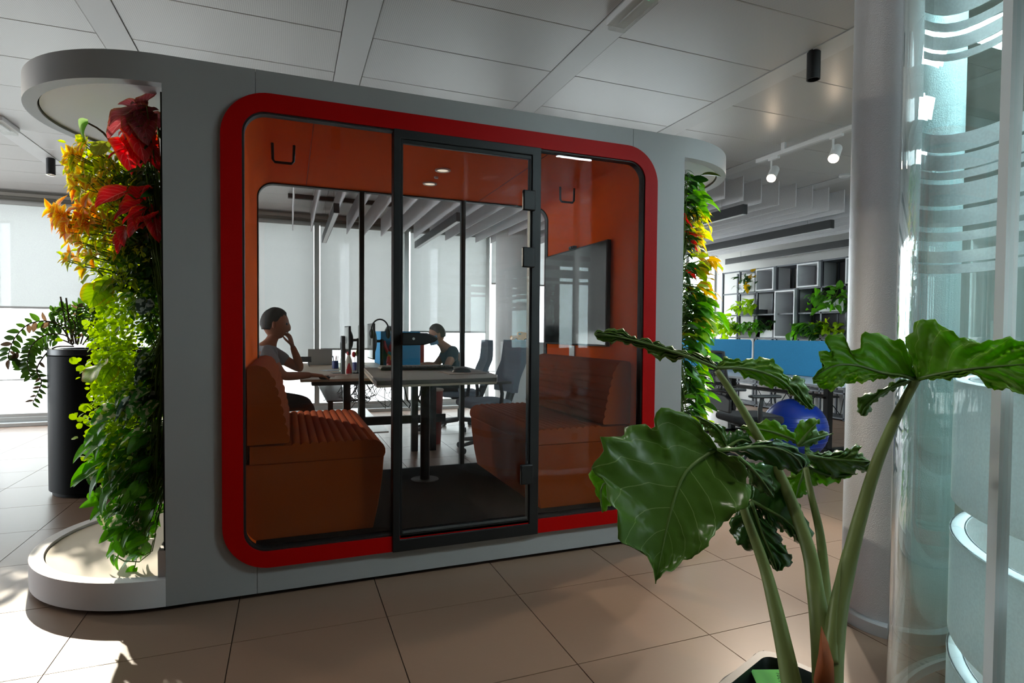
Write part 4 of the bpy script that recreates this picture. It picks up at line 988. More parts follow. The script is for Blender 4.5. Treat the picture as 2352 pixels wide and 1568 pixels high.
frond([(175, 790), (172, 745), (155, 715), (140, 705)], 5.2, 20, 0.050, L_zz)
frond([(180, 790), (185, 740), (195, 705), (225, 690)], 5.25, 20, 0.072, L_zz)
frond([(185, 790), (200, 745), (215, 715), (245, 705)], 5.2, 19, 0.072, L_zz)
frond([(175, 790), (165, 760), (130, 740), (115, 760)], 5.15, 24, 0.043, L_zz)
frond([(178, 792), (180, 760), (175, 725), (180, 700)], 5.22, 19, 0.050, L_zz+L_zzd)
frond([(190, 792), (205, 770), (222, 745), (235, 740)], 5.18, 16, 0.065, L_zz)
for x0, y0, x1, y1 in ((158, 785, 139, 681), (165, 785, 152, 684)):
    stuff(MB().tube([PY(x0, y0, 5.2), PY(x1, y1, 5.2)], .006, 7).build('support_cane', m_stemd, zz))
m_car = M('coral_car_paint', '#b5583a', .3, coat=.4)
cc = Vector((-1.23, 4.97, pz))
car = thing('toy_car', 'small coral-orange toy beetle-shaped car on the black planter lid', 'toy', tuple(cc))
def toy_car(t, c, L, mat, prof, roofm, wheel=.16):
    sec = []
    for (x, w, zb, zt, rw) in prof:
        ring = []
        for k in range(16):
            a = 2*pi*k/16; s_ = sin(a); cx_ = cos(a)
            ring.append((c.x+x*L, c.y+cx_*w*L*(1 if s_ < .3 else 1-(1-rw)*s_), c.z+(zb+(zt-zb)*(s_*.5+.5))*L))
        sec.append(ring)
    MB().rings(sec).build('body', mat, t, smooth=True, auto=50)
    for sx in (-.3, .28):
        for sy in (-1, 1):
            MB().cyl((c.x+sx*L, c.y+sy*.15*L, c.z+.105*L), (c.x+sx*L, c.y+sy*.225*L, c.z+.105*L), .105*L, n=18).build('wheel', m_black, t, smooth=True)
            MB().cyl((c.x+sx*L, c.y+sy*.224*L, c.z+.105*L), (c.x+sx*L, c.y+sy*.235*L, c.z+.105*L), .06*L, n=14).build('hubcap', m_alu, t, smooth=True)
            MB().tube([(c.x+sx*L+cos(q)*.14*L, c.y+sy*.195*L, c.z+.1*L+sin(q)*.14*L) for q in [pi*j/8 for j in range(9)]], .03*L, 8).build('mudguard', mat, t, smooth=True)
toy_car(car, cc, .2, m_car, [(-.5, .09, .10, .20, .9), (-.46, .13, .08, .27, .8), (-.30, .16, .08, .34, .7), (-.18, .17, .08, .36, .7), (-.06, .18, .07, .55, .6), (.06, .18, .07, .6, .6), (.2, .18, .07, .57, .6), (.34, .16, .08, .45, .6), (.45, .12, .09, .30, .7), (.5, .08, .10, .2, .9)], m_scr)
for x0, x1 in ((-.1, .04), (.07, .2)): MB().obox((cc.x+(x0+x1)/2*.2, cc.y-.034, cc.z+.088), (.2*(x1-x0), .004, .022), Matrix.Rotation(radians(-25), 3, 'X')).build('side_window', m_scr, car)
MB().box(cc.x-.108, cc.y-.03, cc.z+.016, cc.x-.1, cc.y+.03, cc.z+.026).build('front_bumper', m_alu, car); MB().box(cc.x+.1, cc.y-.03, cc.z+.016, cc.x+.108, cc.y+.03, cc.z+.026).build('rear_bumper', m_alu, car)

# ================================================================== BIG LEAFY PLANT IN THE FOREGROUND
m_pot = M('dark_green_pot', '#16221f', .4, noise=.2, nscale=30)
m_sleeve = M('taupe_pot_sleeve', '#6b625e', .7, noise=.1, nscale=30)
A0 = Vector((1.04, 1.03)); e1 = Vector((-.936, -.352)); e2 = Vector((.352, -.936)); SIDE = .33; PC = A0+(e1+e2)*SIDE/2
def sq(s, rr=.03):
    P = rrect(-s/2, -s/2, s/2, s/2, rr, 6); return [(PC.x+e1.x*a+e2.x*b, PC.y+e1.y*a+e2.y*b) for a, b in P]
alo = thing('alocasia_plant', 'big leafy plant with broad lobed green leaves in a square dark pot, front right', 'plant', (PC.x, PC.y, 0))
mb = MB(); mb.rings([[(*p, z) for p in sq(s)] for s, z in ((.25, 0), (.315, .45), (.335, .455), (.335, .462), (.30, .462), (.285, .43), (.26, .40))]); mb.build('pot', m_pot, alo, smooth=True, auto=35)
sl = MB(); rg = []
for s, z in ((.275, .002), (.345, .44), (.352, .449)):
    rg.append([(p[0]+.003*sin(k*2.1), p[1]+.003*cos(k*1.7), z+(.006*sin(k*1.9) if z > .4 else 0)) for k, p in enumerate(sum([[Vector(a).lerp(Vector(b), q/6) for q in range(6)] for a, b in zip(sq(s), sq(s)[1:]+sq(s)[:1])], []))])
sl.rings(rg, caps=False); o = sl.build('pot_sleeve', m_sleeve, alo, smooth=True, auto=0); so_ = o.modifiers.new('thick', 'SOLIDIFY'); so_.thickness = .003
sb = MB(); sb.rings([[(*p, z) for p in sq(s)] for s, z in ((.27, .38), (.275, .415), (.15, .425), (.02, .42))]); sb.build('soil', m_soil, alo, smooth=True)
m_tag = M('green_plant_tag', '#6fd05a', .6)
tc = PZ(1768, 1552, .452)
Rt = Matrix.Rotation(radians(-20), 3, 'Z')@Matrix.Rotation(radians(20), 3, 'X')
tg_ = MB().obox((tc.x, tc.y, .448), (.07, .04, .0015), Rt).build('plant_tag', m_tag, alo)
cu = bpy.data.curves.new('tag_writing', 'FONT'); cu.body = '1201'; cu.size = .013; cu.align_x = 'CENTER'; cu.align_y = 'CENTER'
m_ink = M('ink', '#223322', .8); cu.materials.append(m_ink)
to = bpy.data.objects.new('tag_writing', cu); COL.objects.link(to)
deps = bpy.context.evaluated_depsgraph_get(); me_t = bpy.data.meshes.new_from_object(to.evaluated_get(deps)); bpy.data.objects.remove(to)
to = bpy.data.objects.new('tag_writing', me_t); COL.objects.link(to); to.parent = tg_; to.matrix_local = Matrix.Translation(Vector((tc.x, tc.y, .448))-Vector((PC.x, PC.y, 0))+Rt@Vector((.022, 0, .0012)))@(Rt@Matrix.Rotation(radians(80), 3, 'Z')).to_4x4()
ml_al = leafmat('alocasia_green', '#567f2c', vein='#93ad6a', trans=.3, rough=.28, nveins=7, vw=.022, slant=2.6, spec=.6)
ml_alb = leafmat('alocasia_glossy_dark', '#3a6a2a', vein='#4a7a48', trans=.2, rough=.22, nveins=7, vw=.02, slant=2.6, spec=.7)
ml_aly = leafmat('alocasia_backlit_underside', '#6f9c2c', vein='#a3b865', trans=.5, rough=.4, nveins=6, vw=.022, slant=2.4)  # pale underside, with backlight put into its brighter green
def resample(P, n):
    L = [0]
    for a, b in zip(P, P[1:]): L.append(L[-1]+max(1e-6, (Vector(b[:2])-Vector(a[:2])).length))
    out = []
    for i in range(n+1):
        s = L[-1]*i/n; k = 0
        while k < len(P)-2 and L[k+1] < s: k += 1
        u = (s-L[k])/(L[k+1]-L[k]); out.append(tuple(P[k][q]*(1-u)+P[k+1][q]*u for q in range(2)))
    return out
def smooth2(P, it=2):
    for _ in range(it):
        Q = [P[0]]
        for a, b in zip(P, P[1:]): Q += [tuple(a[q]*.75+b[q]*.25 for q in range(2)), tuple(a[q]*.25+b[q]*.75 for q in range(2))]
        P = Q+[P[-1]]
    return P
def bigleaf(mat, mid, left, right, d0, gx, gy, bulge=0, nrib=7, quilt=.006, N=48, K=9, S=2.413, ox=1340, oy=700, wavy=.01):
    """one blade: midrib and both margins, each point at its own distance"""
    cv = lambda P: [(x/S+ox, y/S+oy) for x, y in P]
    m_, l_, r_ = resample(smooth2(cv(mid)), N), resample(smooth2(cv(left), 1), N), resample(smooth2(cv(right), 1), N)
    rg_ = random.Random(N*7+int(mid[0][0])); ph = [rg_.uniform(0, 6) for _ in range(4)]
    for q, side in enumerate((l_, r_)):   # ruffled margin
        for i in range(2, N-1):
            a, b_ = side[i-1], side[min(i+1, N)]; tx, ty = b_[0]-a[0], b_[1]-a[1]; tl = max(1e-6, sqrt(tx*tx+ty*ty)); w = 2.6*sin(i*1.35+ph[q])+1.9*sin(i*2.3+ph[q+2])
            side[i] = (side[i][0]-ty/tl*w, side[i][1]+tx/tl*w)
    bx, by = m_[0]; mb = MB(); W_ = 2*K+1; G_ = []
    for i in range(N+1):
        row = []
        for j in range(-K, K+1):
            u = abs(j)/K; s_ = l_[i] if j < 0 else r_[i]; x = m_[i][0]*(1-u)+s_[0]*u; y = m_[i][1]*(1-u)+s_[1]*u; v = i/N
            d = d0+gx*(x-bx)+gy*(y-by)+bulge*u*u+quilt*sin((v*nrib-u*2.6*.36*nrib/2.5)*2*pi)*u*(1.2-u)*1.6+wavy*sin(v*23+(2 if j > 0 else 0))*u**3
            mb.v.append(tuple(PD(x, y, d))); mb.uv[len(mb.v)-1] = (j/K, v); row.append(len(mb.v)-1)
        G_.append(row)
    for i in range(N):
        for j in range(W_-1): mb.f.append((G_[i][j], G_[i][j+1], G_[i+1][j+1], G_[i+1][j]))
    o = mb.build('leaf', mat, alo, smooth=True, auto=0); q = o.modifiers.new('thick', 'SOLIDIFY'); q.thickness = .0012
    # raised midrib
    rib = MB().tube([PD(*m_[i], d0+gx*(m_[i][0]-bx)+gy*(m_[i][1]-by)-.002) for i in range(0, N+1, 3)], [.0045*(1-.8*i/N) for i in range(0, N+1, 3)], 6).build('midrib', m_rib, o, smooth=True, auto=0)
    return o
m_rib = M('leaf_rib', '#5f7f3f', .45)
# front leaf
bigleaf(ml_al, [(735, 800), (620, 870), (560, 930), (515, 1030), (470, 1200), (430, 1390), (400, 1540)],
        [(742, 792), (700, 720), (640, 650), (590, 615), (545, 588), (500, 575), (440, 572), (395, 592), (385, 650), (400, 690), (385, 692), (340, 665), (270, 652), (215, 690), (240, 745), (180, 725), (110, 720), (90, 740), (120, 790), (95, 840), (45, 870), (50, 915), (100, 960), (130, 1010), (125, 1070), (165, 1110), (185, 1140), (180, 1180), (200, 1230), (185, 1290), (215, 1330), (260, 1345), (300, 1345), (330, 1360), (350, 1400), (385, 1460), (400, 1545)],
        [(742, 805), (800, 830), (860, 850), (900, 890), (910, 950), (905, 985), (925, 1000), (932, 1085), (890, 1130), (830, 1160), (790, 1200), (760, 1235), (735, 1240), (720, 1290), (680, 1340), (640, 1385), (590, 1400), (540, 1430), (500, 1470), (440, 1490), (412, 1512), (400, 1545)],
        1.16, .00012, -.00018, -.03, 8)
bigleaf(ml_alb, [(740, 805), (850, 800), (960, 780), (1080, 790), (1180, 840), (1215, 905)],
        [(740, 800), (830, 785), (980, 752), (1100, 745), (1180, 790), (1250, 850), (1262, 885), (1235, 895), (1215, 905)],
        [(740, 810), (840, 825), (920, 850), (1000, 872), (1060, 900), (1150, 922), (1195, 942), (1203, 915), (1215, 905)], 1.155, .0001, .0003, .02, 4, .012, N=30)
bigleaf(ml_alb, [(860, 845), (930, 900), (990, 970), (1055, 1065)], [(850, 850), (905, 905), (925, 985), (985, 1040), (1055, 1065)], [(860, 840), (960, 895), (1045, 955), (1062, 1010), (1055, 1065)], 1.13, .0001, .0003, .02, 3, .01, N=24, K=6)
# ragged tips of a leaf behind the front one
bigleaf(ml_aly, [(260, 980), (160, 960), (90, 1000), (105, 1150)], [(260, 960), (120, 900), (30, 905), (35, 960), (80, 1050), (105, 1150)], [(260, 1010), (170, 1010), (130, 1060), (165, 1105), (130, 1130), (105, 1150)], 1.30, .0001, .0002, .01, 3, .006, N=24, K=5)
# long leaf seen edge-on, its two halves
bigleaf(ml_al, [(740, 352), (600, 292), (450, 243), (300, 200), (180, 172), (62, 165)],
        [(742, 335), (700, 285), (640, 268), (550, 255), (430, 213), (330, 178), (290, 190), (210, 125), (110, 138), (60, 150), (62, 165)],
        [(735, 362), (640, 310), (560, 280), (520, 325), (450, 290), (410, 312), (370, 262), (300, 232), (240, 216), (190, 200), (140, 217), (80, 190), (62, 165)], 1.30, -.0002, 0, .05, 8, .02)
bigleaf(ml_aly, [(738, 350), (860, 345), (1000, 370), (1110, 420), (1180, 500), (1255, 580)],
        [(745, 335), (782, 280), (850, 308), (925, 298), (1030, 288), (1080, 330), (1130, 395), (1145, 440), (1140, 470), (1190, 520), (1255, 580)],
        [(735, 360), (790, 352), (860, 372), (900, 415), (935, 395), (980, 440), (1035, 462), (1090, 455), (1135, 478), (1190, 530), (1255, 580)], 1.30, .0002, .0003, .02, 6, .012)
bigleaf(ml_al, [(1130, 440), (1180, 440), (1215, 500), (1270, 575)], [(1135, 400), (1200, 388), (1232, 430), (1250, 480), (1285, 560), (1270, 575)], [(1125, 470), (1150, 500), (1185, 530), (1220, 560), (1250, 580), (1270, 575)], 1.36, .0002, 0, .01, 3, .01, N=24, K=5)
# right upper leaf in front of the glass
K2 = dict(S=4.685, ox=1850, oy=700)
bigleaf(ml_aly, [(1195, 805), (1330, 768), (1550, 722), (1770, 690), (2130, 655), (2500, 630)],
        [(1200, 790), (1120, 600), (1060, 378), (1150, 280), (1185, 178), (1300, 140), (1420, 180), (1530, 260), (1700, 360), (1900, 407), (2050, 370), (2200, 345), (2352, 392), (2500, 500), (2500, 630)],
        [(1200, 810), (1320, 800), (1460, 802), (1560, 808), (1700, 762), (1880, 738), (1905, 830), (2040, 942), (2060, 902), (2200, 912), (2300, 952), (2400, 1010), (2500, 800), (2500, 630)], 1.16, -.0004, -.0003, -.02, 6, .012, **K2)
bigleaf(ml_aly, [(1195, 805), (1050, 760), (830, 738), (560, 640), (300, 640), (80, 790)],
        [(1195, 800), (1060, 770), (830, 790), (600, 835), (480, 838), (380, 872), (270, 932), (140, 880), (90, 830), (80, 790)],
        [(1200, 790), (1130, 560), (1060, 380), (970, 382), (830, 322), (700, 285), (600, 318), (590, 440), (560, 492), (500, 520), (450, 440), (420, 330), (360, 297), (230, 340), (200, 390), (262, 470), (268, 540), (240, 510), (170, 475), (125, 512), (150, 565), (215, 600), (200, 650), (80, 790)], 1.16, .0001, .0002, -.01, 7, .010, **K2)
bigleaf(ml_al, [(1190, 805), (1000, 860), (800, 960), (650, 1080), (600, 1190)], [(1190, 800), (1000, 790), (760, 945), (590, 960), (560, 1050), (545, 1120), (600, 1190)], [(1195, 812), (1010, 880), (810, 1000), (700, 1080), (710, 1150), (650, 1205), (600, 1190)], 1.165, .0001, .0003, .01, 4, .006, N=30, K=5, **K2)
# lower and rear leaves
bigleaf(ml_alb, [(930, 1085), (1010, 1130), (1110, 1180), (1190, 1260), (1245, 1370)], [(920, 1060), (920, 900), (1000, 858), (1080, 900), (1120, 932), (1120, 990), (1180, 1050), (1162, 1085), (1215, 1120), (1222, 1180), (1282, 1250), (1255, 1320), (1245, 1370)], [(930, 1095), (980, 1150), (1020, 1225), (1090, 1250), (1135, 1270), (1185, 1320), (1245, 1370)], 1.24, .0001, .0002, .02, 5, .012, N=40)
bigleaf(ml_alb, [(930, 1090), (960, 1180), (1000, 1300), (1050, 1400), (1075, 1475)], [(915, 1085), (860, 1130), (800, 1210), (825, 1280), (860, 1330), (915, 1372), (935, 1330), (985, 1385), (1010, 1420), (1075, 1475)], [(940, 1090), (1000, 1180), (1050, 1225), (1092, 1272), (1110, 1330), (1168, 1420), (1150, 1442), (1075, 1475)], 1.235, .0001, -.0001, .02, 5, .012, N=40)
bigleaf(ml_aly, [(1200, 765), (1100, 720), (1000, 690), (870, 680)], [(1200, 760), (1180, 720), (1140, 690), (1090, 650), (1020, 628), (960, 658), (870, 670), (870, 680)], [(1200, 770), (1100, 745), (990, 752), (930, 740), (900, 700), (870, 680)], 1.33, 0, .0002, .01, 4, .008, N=30, K=6)
bigleaf(ml_aly, [(1190, 780), (1230, 720), (1310, 640)], [(1180, 780), (1172, 720), (1182, 650), (1260, 630), (1312, 628), (1310, 640)], [(1200, 785), (1240, 740), (1285, 680), (1312, 650), (1310, 640)], 1.31, .0001, .0002, .01, 3, .005, N=20, K=5)
bigleaf(ml_al, [(1190, 780), (1270, 745), (1385, 712)], [(1190, 775), (1235, 695), (1300, 690), (1340, 705), (1385, 712)], [(1195, 785), (1250, 792), (1300, 762), (1345, 730), (1385, 712)], 1.32, .0002, 0, .01, 3, .006, N=20, K=5)
bigleaf(ml_al, [(1228, 830), (1330, 850), (1450, 860), (1590, 868)], [(1228, 785), (1290, 820), (1400, 808), (1480, 800), (1490, 778), (1552, 770), (1512, 800), (1555, 835), (1590, 868)], [(1230, 860), (1290, 900), (1330, 950), (1400, 968), (1500, 940), (1525, 905), (1560, 942), (1580, 905), (1590, 868)], 1.28, -.0001, .0003, .03, 5, .012, N=40)
bigleaf(ml_aly, [(1230, 885), (1215, 950), (1190, 1010), (1180, 1072)], [(1215, 880), (1150, 930), (1128, 960), (1132, 1000), (1160, 1040), (1180, 1072)], [(1245, 890), (1300, 960), (1300, 1005), (1252, 992), (1230, 1060), (1180, 1072)], 1.30, 0, .0001, .01, 4, .006, N=30, K=6)
bigleaf(ml_aly, [(1250, 900), (1330, 940), (1420, 950), (1520, 935)], [(1245, 880), (1330, 900), (1430, 930), (1520, 935)], [(1255, 920), (1310, 1005), (1400, 985), (1460, 960), (1520, 935)], 1.31, 0, .0001, .01, 4, .006, N=24, K=5)
bigleaf(ml_al, [(800, 790), (780, 730), (720, 660), (620, 612)], [(760, 790), (720, 740), (680, 690), (640, 650), (620, 612)], [(830, 790), (795, 720), (790, 690), (750, 650), (705, 680), (660, 640), (620, 612)], 1.36, 0, .0001, .01, 3, .008, N=24, K=5)
bigleaf(ml_alb, [(800, 790), (840, 760), (880, 740), (935, 765)], [(790, 780), (785, 725), (820, 700), (880, 688), (925, 735), (935, 765)], [(800, 795), (860, 785), (900, 780), (935, 765)], 1.28, 0, .0001, .01, 3, .008, N=20, K=5)
m_alst = M('alocasia_stem', '#71824a', .45, noise=.25, nscale=14)
def astem(pts, r0, r1):
    P = [PD(x, y, d) for x, y, d in pts]; Q = []
    for i in range(len(P)-1):
        p0 = P[max(i-1, 0)]; p1 = P[i]; p2 = P[i+1]; p3 = P[min(i+2, len(P)-1)]
        for k in range(6):
            u = k/6; Q.append(.5*((2*p1)+(p2-p0)*u+(2*p0-5*p1+4*p2-p3)*u*u+(3*p1-p0-3*p2+p3)*u**3))
    Q.append(P[-1]); n = len(Q)-1
    return MB().tube(Q, [r0+(r1-r0)*(i/n)**1.4 for i in range(n+1)], 16).build('leaf_stem', m_alst, alo, smooth=True, auto=0)
astem([(1645, 1032, 1.165), (1690, 1110, 1.2), (1712, 1180, 1.2), (1753, 1292, 1.18), (1779, 1388, 1.15), (1804, 1500, 1.12), (1822, 1590, 1.1), (1840, 1680, 1.08)], .006, .023)
astem([(1646, 850, 1.30), (1690, 915, 1.29), (1740, 1000, 1.28), (1800, 1110, 1.25), (1855, 1255, 1.2), (1872, 1350, 1.17), (1885, 1450, 1.13), (1895, 1580, 1.1), (1900, 1680, 1.08)], .007, .025)
astem([(1850, 1073, 1.29), (1864, 1140, 1.27), (1884, 1230, 1.24), (1895, 1350, 1.2), (1897, 1450, 1.16), (1895, 1600, 1.12)], .006, .016)
astem([(2104, 872, 1.16), (2060, 955, 1.17), (2015, 1060, 1.17), (1975, 1190, 1.16), (1945, 1310, 1.14), (1925, 1400, 1.12), (1912, 1500, 1.1), (1905, 1600, 1.08), (1902, 1680, 1.06)], .0085, .026)
m_sheath = M('brown_sheath', '#8a4416', .7, noise=.4, nscale=30)
sp_ = [(1886, 1436), (1902, 1475), (1915, 1520), (1918, 1600), (1880, 1600), (1868, 1560), (1880, 1500)]
P1_ = [PD(x, y, 1.065) for x, y in sp_]; P2_ = [PD(x, y, 1.075) for x, y in sp_]
mb = MB(); n = len(sp_); mb.add([*P1_, *P2_, PD(1892, 1540, 1.05)], [(i, (i+1) % n, 2*n) for i in range(n)]+[tuple(range(n, 2*n))]+[(i, (i+1) % n, n+(i+1) % n, n+i) for i in range(n)])
mb.build('dry_sheath', m_sheath, alo, smooth=True, auto=60)
astem([(1938, 1262, 1.155), (1925, 1330, 1.13), (1915, 1420, 1.11), (1908, 1520, 1.09)], .002, .016)
# ================================================================== OFFICE BEHIND THE POD
m_beech = M('pale_beech_desktop', '#b59a7f', .45, noise=.06, nscale=12)
DZ = .76
t = thing('bench_desk', 'pale wooden bench desk behind the pod, with monitors and clutter on it', 'desk', (.85, 6.8, 0))
MB().box(.1, 5.5, DZ-.025, .92, 8.3, DZ).build('desktop', m_beech, t, bevel=.004)
MB().box(.93, 5.62, DZ-.025, 1.62, 8.3, DZ).build('desktop', m_beech, t, bevel=.004)
for y in (5.72, 8.0):
    MB().box(.2, y-.05, DZ-.075, 1.55, y+.05, DZ-.026).build('cross_beam', m_black, t, bevel=.01)
for x, y in ((.52, 5.70), (.66, 5.72), (1.36, 5.72), (1.18, 5.74), (.52, 8.0), (1.36, 8.0)):
    MB().box(x-.033, y-.03, 0, x+.033, y+.03, DZ-.05).build('leg', m_black, t, bevel=.004)
MB().box(.35, 5.9, .50, .62, 7.9, .515).build('cable_tray', m_black, t)
MB().box(.25, 5.73, .28, 1.5, 5.77, .36).build('modesty_rail', m_black, t)
MB().box(.66, 5.9, .17, .95, 7.8, .185).build('lower_tray', m_alu, t)
for p in (((.93, 6.3), (1.36, 6.33)), ((1.12, 6.34), (1.15, 8.2))):
    q = thing('desk_screen', 'blue felt screen '+('across the desk behind the pod, plush toy before it' if p[0][1] < 6.32 else 'running along the middle of the wooden desk'), 'desk screen', (p[0][0], p[0][1], DZ), 'blue screens behind the pod')
    MB().box(p[0][0], p[0][1], DZ, p[1][0], p[1][1], 1.2).build('felt_panel', m_blue, q, bevel=.012)
    MB().box(p[0][0]+.005, p[0][1]-.01, DZ, p[0][0]+.05, p[0][1]+.04, DZ+.05).build('clamp', m_black, q)
m_coral = M('coral_panel', '#c4513f', .8); m_navy = M('navy_plastic', '#1c2f70', .5)
q = tag(MB().box(1.24, 7.28, DZ, 1.62, 7.31, 1.09).build('coral_screen', m_coral, bevel=.006), 'coral red panel on the desk behind the masked woman', 'desk screen')
q = thing('storage_box', 'navy blue box in front of the coral panel', 'box', (1.42, 7.15, DZ)); MB().box(1.33, 7.08, DZ+.001, 1.52, 7.25, .95).build('body', m_navy, q, bevel=.006); MB().box(1.325, 7.075, .95, 1.525, 7.255, .965).build('lid', m_navy, q, bevel=.004)
# monitors seen side-on
def monitor(lab, x, y0, y1, z0, z1, arm):
    t = thing('monitor', lab, 'monitor', (x, (y0+y1)/2, DZ))
    MB().box(x, y0, z0, x+.022, y1, z1).build('housing', m_blackp, t, bevel=.004)
    MB().sphere((x+.03, (y0+y1)/2, (z0+z1)/2), (.035, (y1-y0)*.36, (z1-z0)*.36), 16, 10).build('rear_bulge', m_blackp, t, smooth=True)
    MB().box(x-.002, y0+.01, z0+.012, x+.001, y1-.01, z1-.01).build('screen', m_scr, t)
    MB().tube([(x+.04, (y0+y1)/2, (z0+z1)/2), (x+.12, (y0+y1)/2, (z0+z1)/2)], .014, 8).cyl((x+.12, (y0+y1)/2, DZ), (x+.12, (y0+y1)/2, (z0+z1)/2+.02), .018, n=12).box(x+.06, (y0+y1)/2-.07, DZ, x+.18, (y0+y1)/2+.07, DZ+.012).build('stand_arm', m_black, t, smooth=True)
monitor('black monitor seen edge-on, the left one of two on the wooden desk', .565, 5.98, 6.45, .96, 1.25, 1)
monitor('taller black monitor seen edge-on beside the headphones', .80, 5.95, 6.4, .91, 1.28, 1)
q = thing('speaker', 'slim grey desk speaker left of the monitors', 'speaker', (.53, 6.1, DZ)); MB().box(.50, 6.05, DZ+.001, .54, 6.17, 1.15).build('cabinet', M('speaker_grey', '#4d5052', .6), q, bevel=.008); MB().cyl((.499, 6.11, 1.05), (.495, 6.11, 1.05), .035, n=18).build('cone', m_black, q)
q = thing('computer_tower', 'slim pale grey computer case standing between the two monitors', 'computer', (.70, 6.1, DZ)); MB().box(.685, 5.98, DZ+.001, .72, 6.25, 1.26).build('case', m_alu, q, bevel=.004); MB().cyl((.7, 5.979, 1.2), (.7, 5.975, 1.2), .008, n=10).build('power_button', m_black, q)
hp = thing('headphones', 'black over-ear headphones hanging on the taller monitor', 'headphones', (.88, 5.93, 1.2))
hc = Vector((.865, 5.925, 1.215))
MB().tube([hc+Vector((.085*cos(a), 0, .105*sin(a))) for a in [pi*k/14 for k in range(15)]], .011, 8, flat=.7).build('headband', m_blackp, hp, smooth=True)
for s in (-1, 1): MB().sphere(hc+Vector((s*.083, 0, -.04)), (.024, .04, .05), 14, 10).build('ear_cup', m_blackp, hp, smooth=True)
# bottle
m_cream = M('cream_plastic', '#d8d2c4', .4); m_rd = M('red_print', '#c01826', .45)
c = PZ(801, 860, DZ); bo = thing('milk_bottle', 'cream plastic bottle with red cap and red print on the wooden desk', 'bottle', (c.x, c.y, DZ))
MB().lathe([(.001, 0), (.031, 0), (.034, .01), (.034, .12), (.03, .15), (.018, .185), (.016, .20), (.001, .2)], tuple(c), 24).build('body', m_cream, bo, smooth=True)
MB().lathe([(.001, .198), (.019, .198), (.02, .225), (.017, .232), (.001, .232)], tuple(c), 20).build('cap', m_rd, bo, smooth=True)
MB().rings([[(c.x+.0345*cos(a), c.y+.0345*sin(a), c.z+z) for a in [radians(215+110*k/12+(55-w)*(1-2*k/12)) for k in range(13)]] for z, w in ((.012, 55), (.05, 52), (.08, 30), (.11, 14), (.118, 4))], close=False, caps=False).build('red_label', m_rd, bo, smooth=True)
m_jar = glass('jar_glass', (.86, .9, .86), .8); m_ivory = M('straw_paper', '#d5d0c8', .7)
c = PZ(785, 852, DZ); j = thing('glass_jar', 'glass jar with a pale straw, left of the milk bottle', 'jar', (c.x, c.y, DZ))
MB().lathe([(.001, .002), (.032, .002), (.034, .02), (.034, .10), (.026, .125), (.028, .14), (.026, .14), (.024, .125), (.031, .1), (.03, .02), (.001, .01)], tuple(c), 22).build('glass', m_jar, j, smooth=True)
MB().cyl((c.x, c.y, c.z+.012), (c.x, c.y, c.z+.09), .029, n=18).build('drink', M('pale_drink', '#b9b59a', .3), j, smooth=True)
MB().cyl((c.x-.01, c.y, c.z+.02), (c.x+.03, c.y, c.z+.2), .004, n=8).build('straw', m_ivory, j)
c = PZ(770, 846, DZ); j = thing('pen_cup', 'dark pen cup crowded with pens, behind the glass jar', 'pen cup', (c.x, c.y, DZ))
MB().lathe([(.001, 0), (.035, 0), (.035, .09), (.031, .09), (.03, .01), (.001, .01)], tuple(c), 18).build('cup', m_navy, j, smooth=True)
for k, cc_ in enumerate((m_black, m_rd, m_navy, m_green, m_black)): MB().cyl((c.x+.01*cos(k), c.y+.01*sin(k), c.z+.012), (c.x+.035*cos(k*1.3), c.y+.03*sin(k*1.3), c.z+.15), .004, n=6).build('pen', cc_ if cc_ is not m_green else m_blackp, j)
c = PZ(735, 838, DZ); j = thing('laptop', 'grey laptop standing open with its back to the pod', 'laptop', (c.x, c.y, DZ))
MB().box(c.x-.15, c.y, DZ+.001, c.x+.15, c.y+.2, DZ+.016).build('base', m_alu, j, bevel=.003); MB().obox((c.x, c.y-.03, DZ+.11), (.3, .008, .2), Matrix.Rotation(radians(12), 3, 'X')).build('lid', m_alu, j, bevel=.003)
c = PZ(700, 842, DZ); j = thing('tablet_stand', 'small black tablet leaning on a wire stand near the seated man', 'tablet', (c.x, c.y, DZ))
MB().obox((c.x, c.y, DZ+.09), (.15, .008, .10), Matrix.Rotation(radians(-55), 3, 'X')).build('tablet', m_blackp, j); MB().tube([(c.x-.05, c.y-.03, DZ+.004), (c.x-.04, c.y+.02, DZ+.09), (c.x+.04, c.y+.02, DZ+.09), (c.x+.05, c.y-.03, DZ+.004)], .004, 6).build('wire_stand', m_black, j)
for px, py, w, h, rz, lab, mt in ((735, 864, .24, .17, .2, 'pinkish open sheet of paper at the desk edge', M('pink_paper', '#c9a898', .8)), (775, 860, .2, .14, -.3, 'loose pinkish sheet beside the milk bottle', M('pink_paper_pale', '#cdb0a2', .8)), (762, 850, .21, .15, .5, 'bluish white papers under the clutter behind the mouse hand', M('white_paper', '#c9ced4', .8)), (785, 856, .2, .15, .1, 'grey newspaper under the glass jar', M('news_grey', '#8f8f88', .9))):
    c = PZ(px, py, DZ+.003); tag(MB().obox((c.x, c.y, DZ+.003+R_.random()*.002), (w, h, .003), rotz(rz)).build('paper_sheet', mt), lab, 'paper')
c = PZ(817, 850, DZ); j = thing('mug', 'blue mug right of the milk bottle on the wooden desk', 'mug', (c.x, c.y, DZ))
MB().lathe([(.001, 0), (.034, 0), (.037, .09), (.033, .09), (.031, .01), (.001, .01)], tuple(c), 22).build('cup', m_navy, j, smooth=True); MB().tube([(c.x+.034, c.y, c.z+.07), (c.x+.06, c.y, c.z+.06), (c.x+.06, c.y, c.z+.035), (c.x+.034, c.y, c.z+.025)], .006, 8).build('handle', m_navy, j, smooth=True)
m_yel = M('yellow_paper', '#d9cf4a', .7)
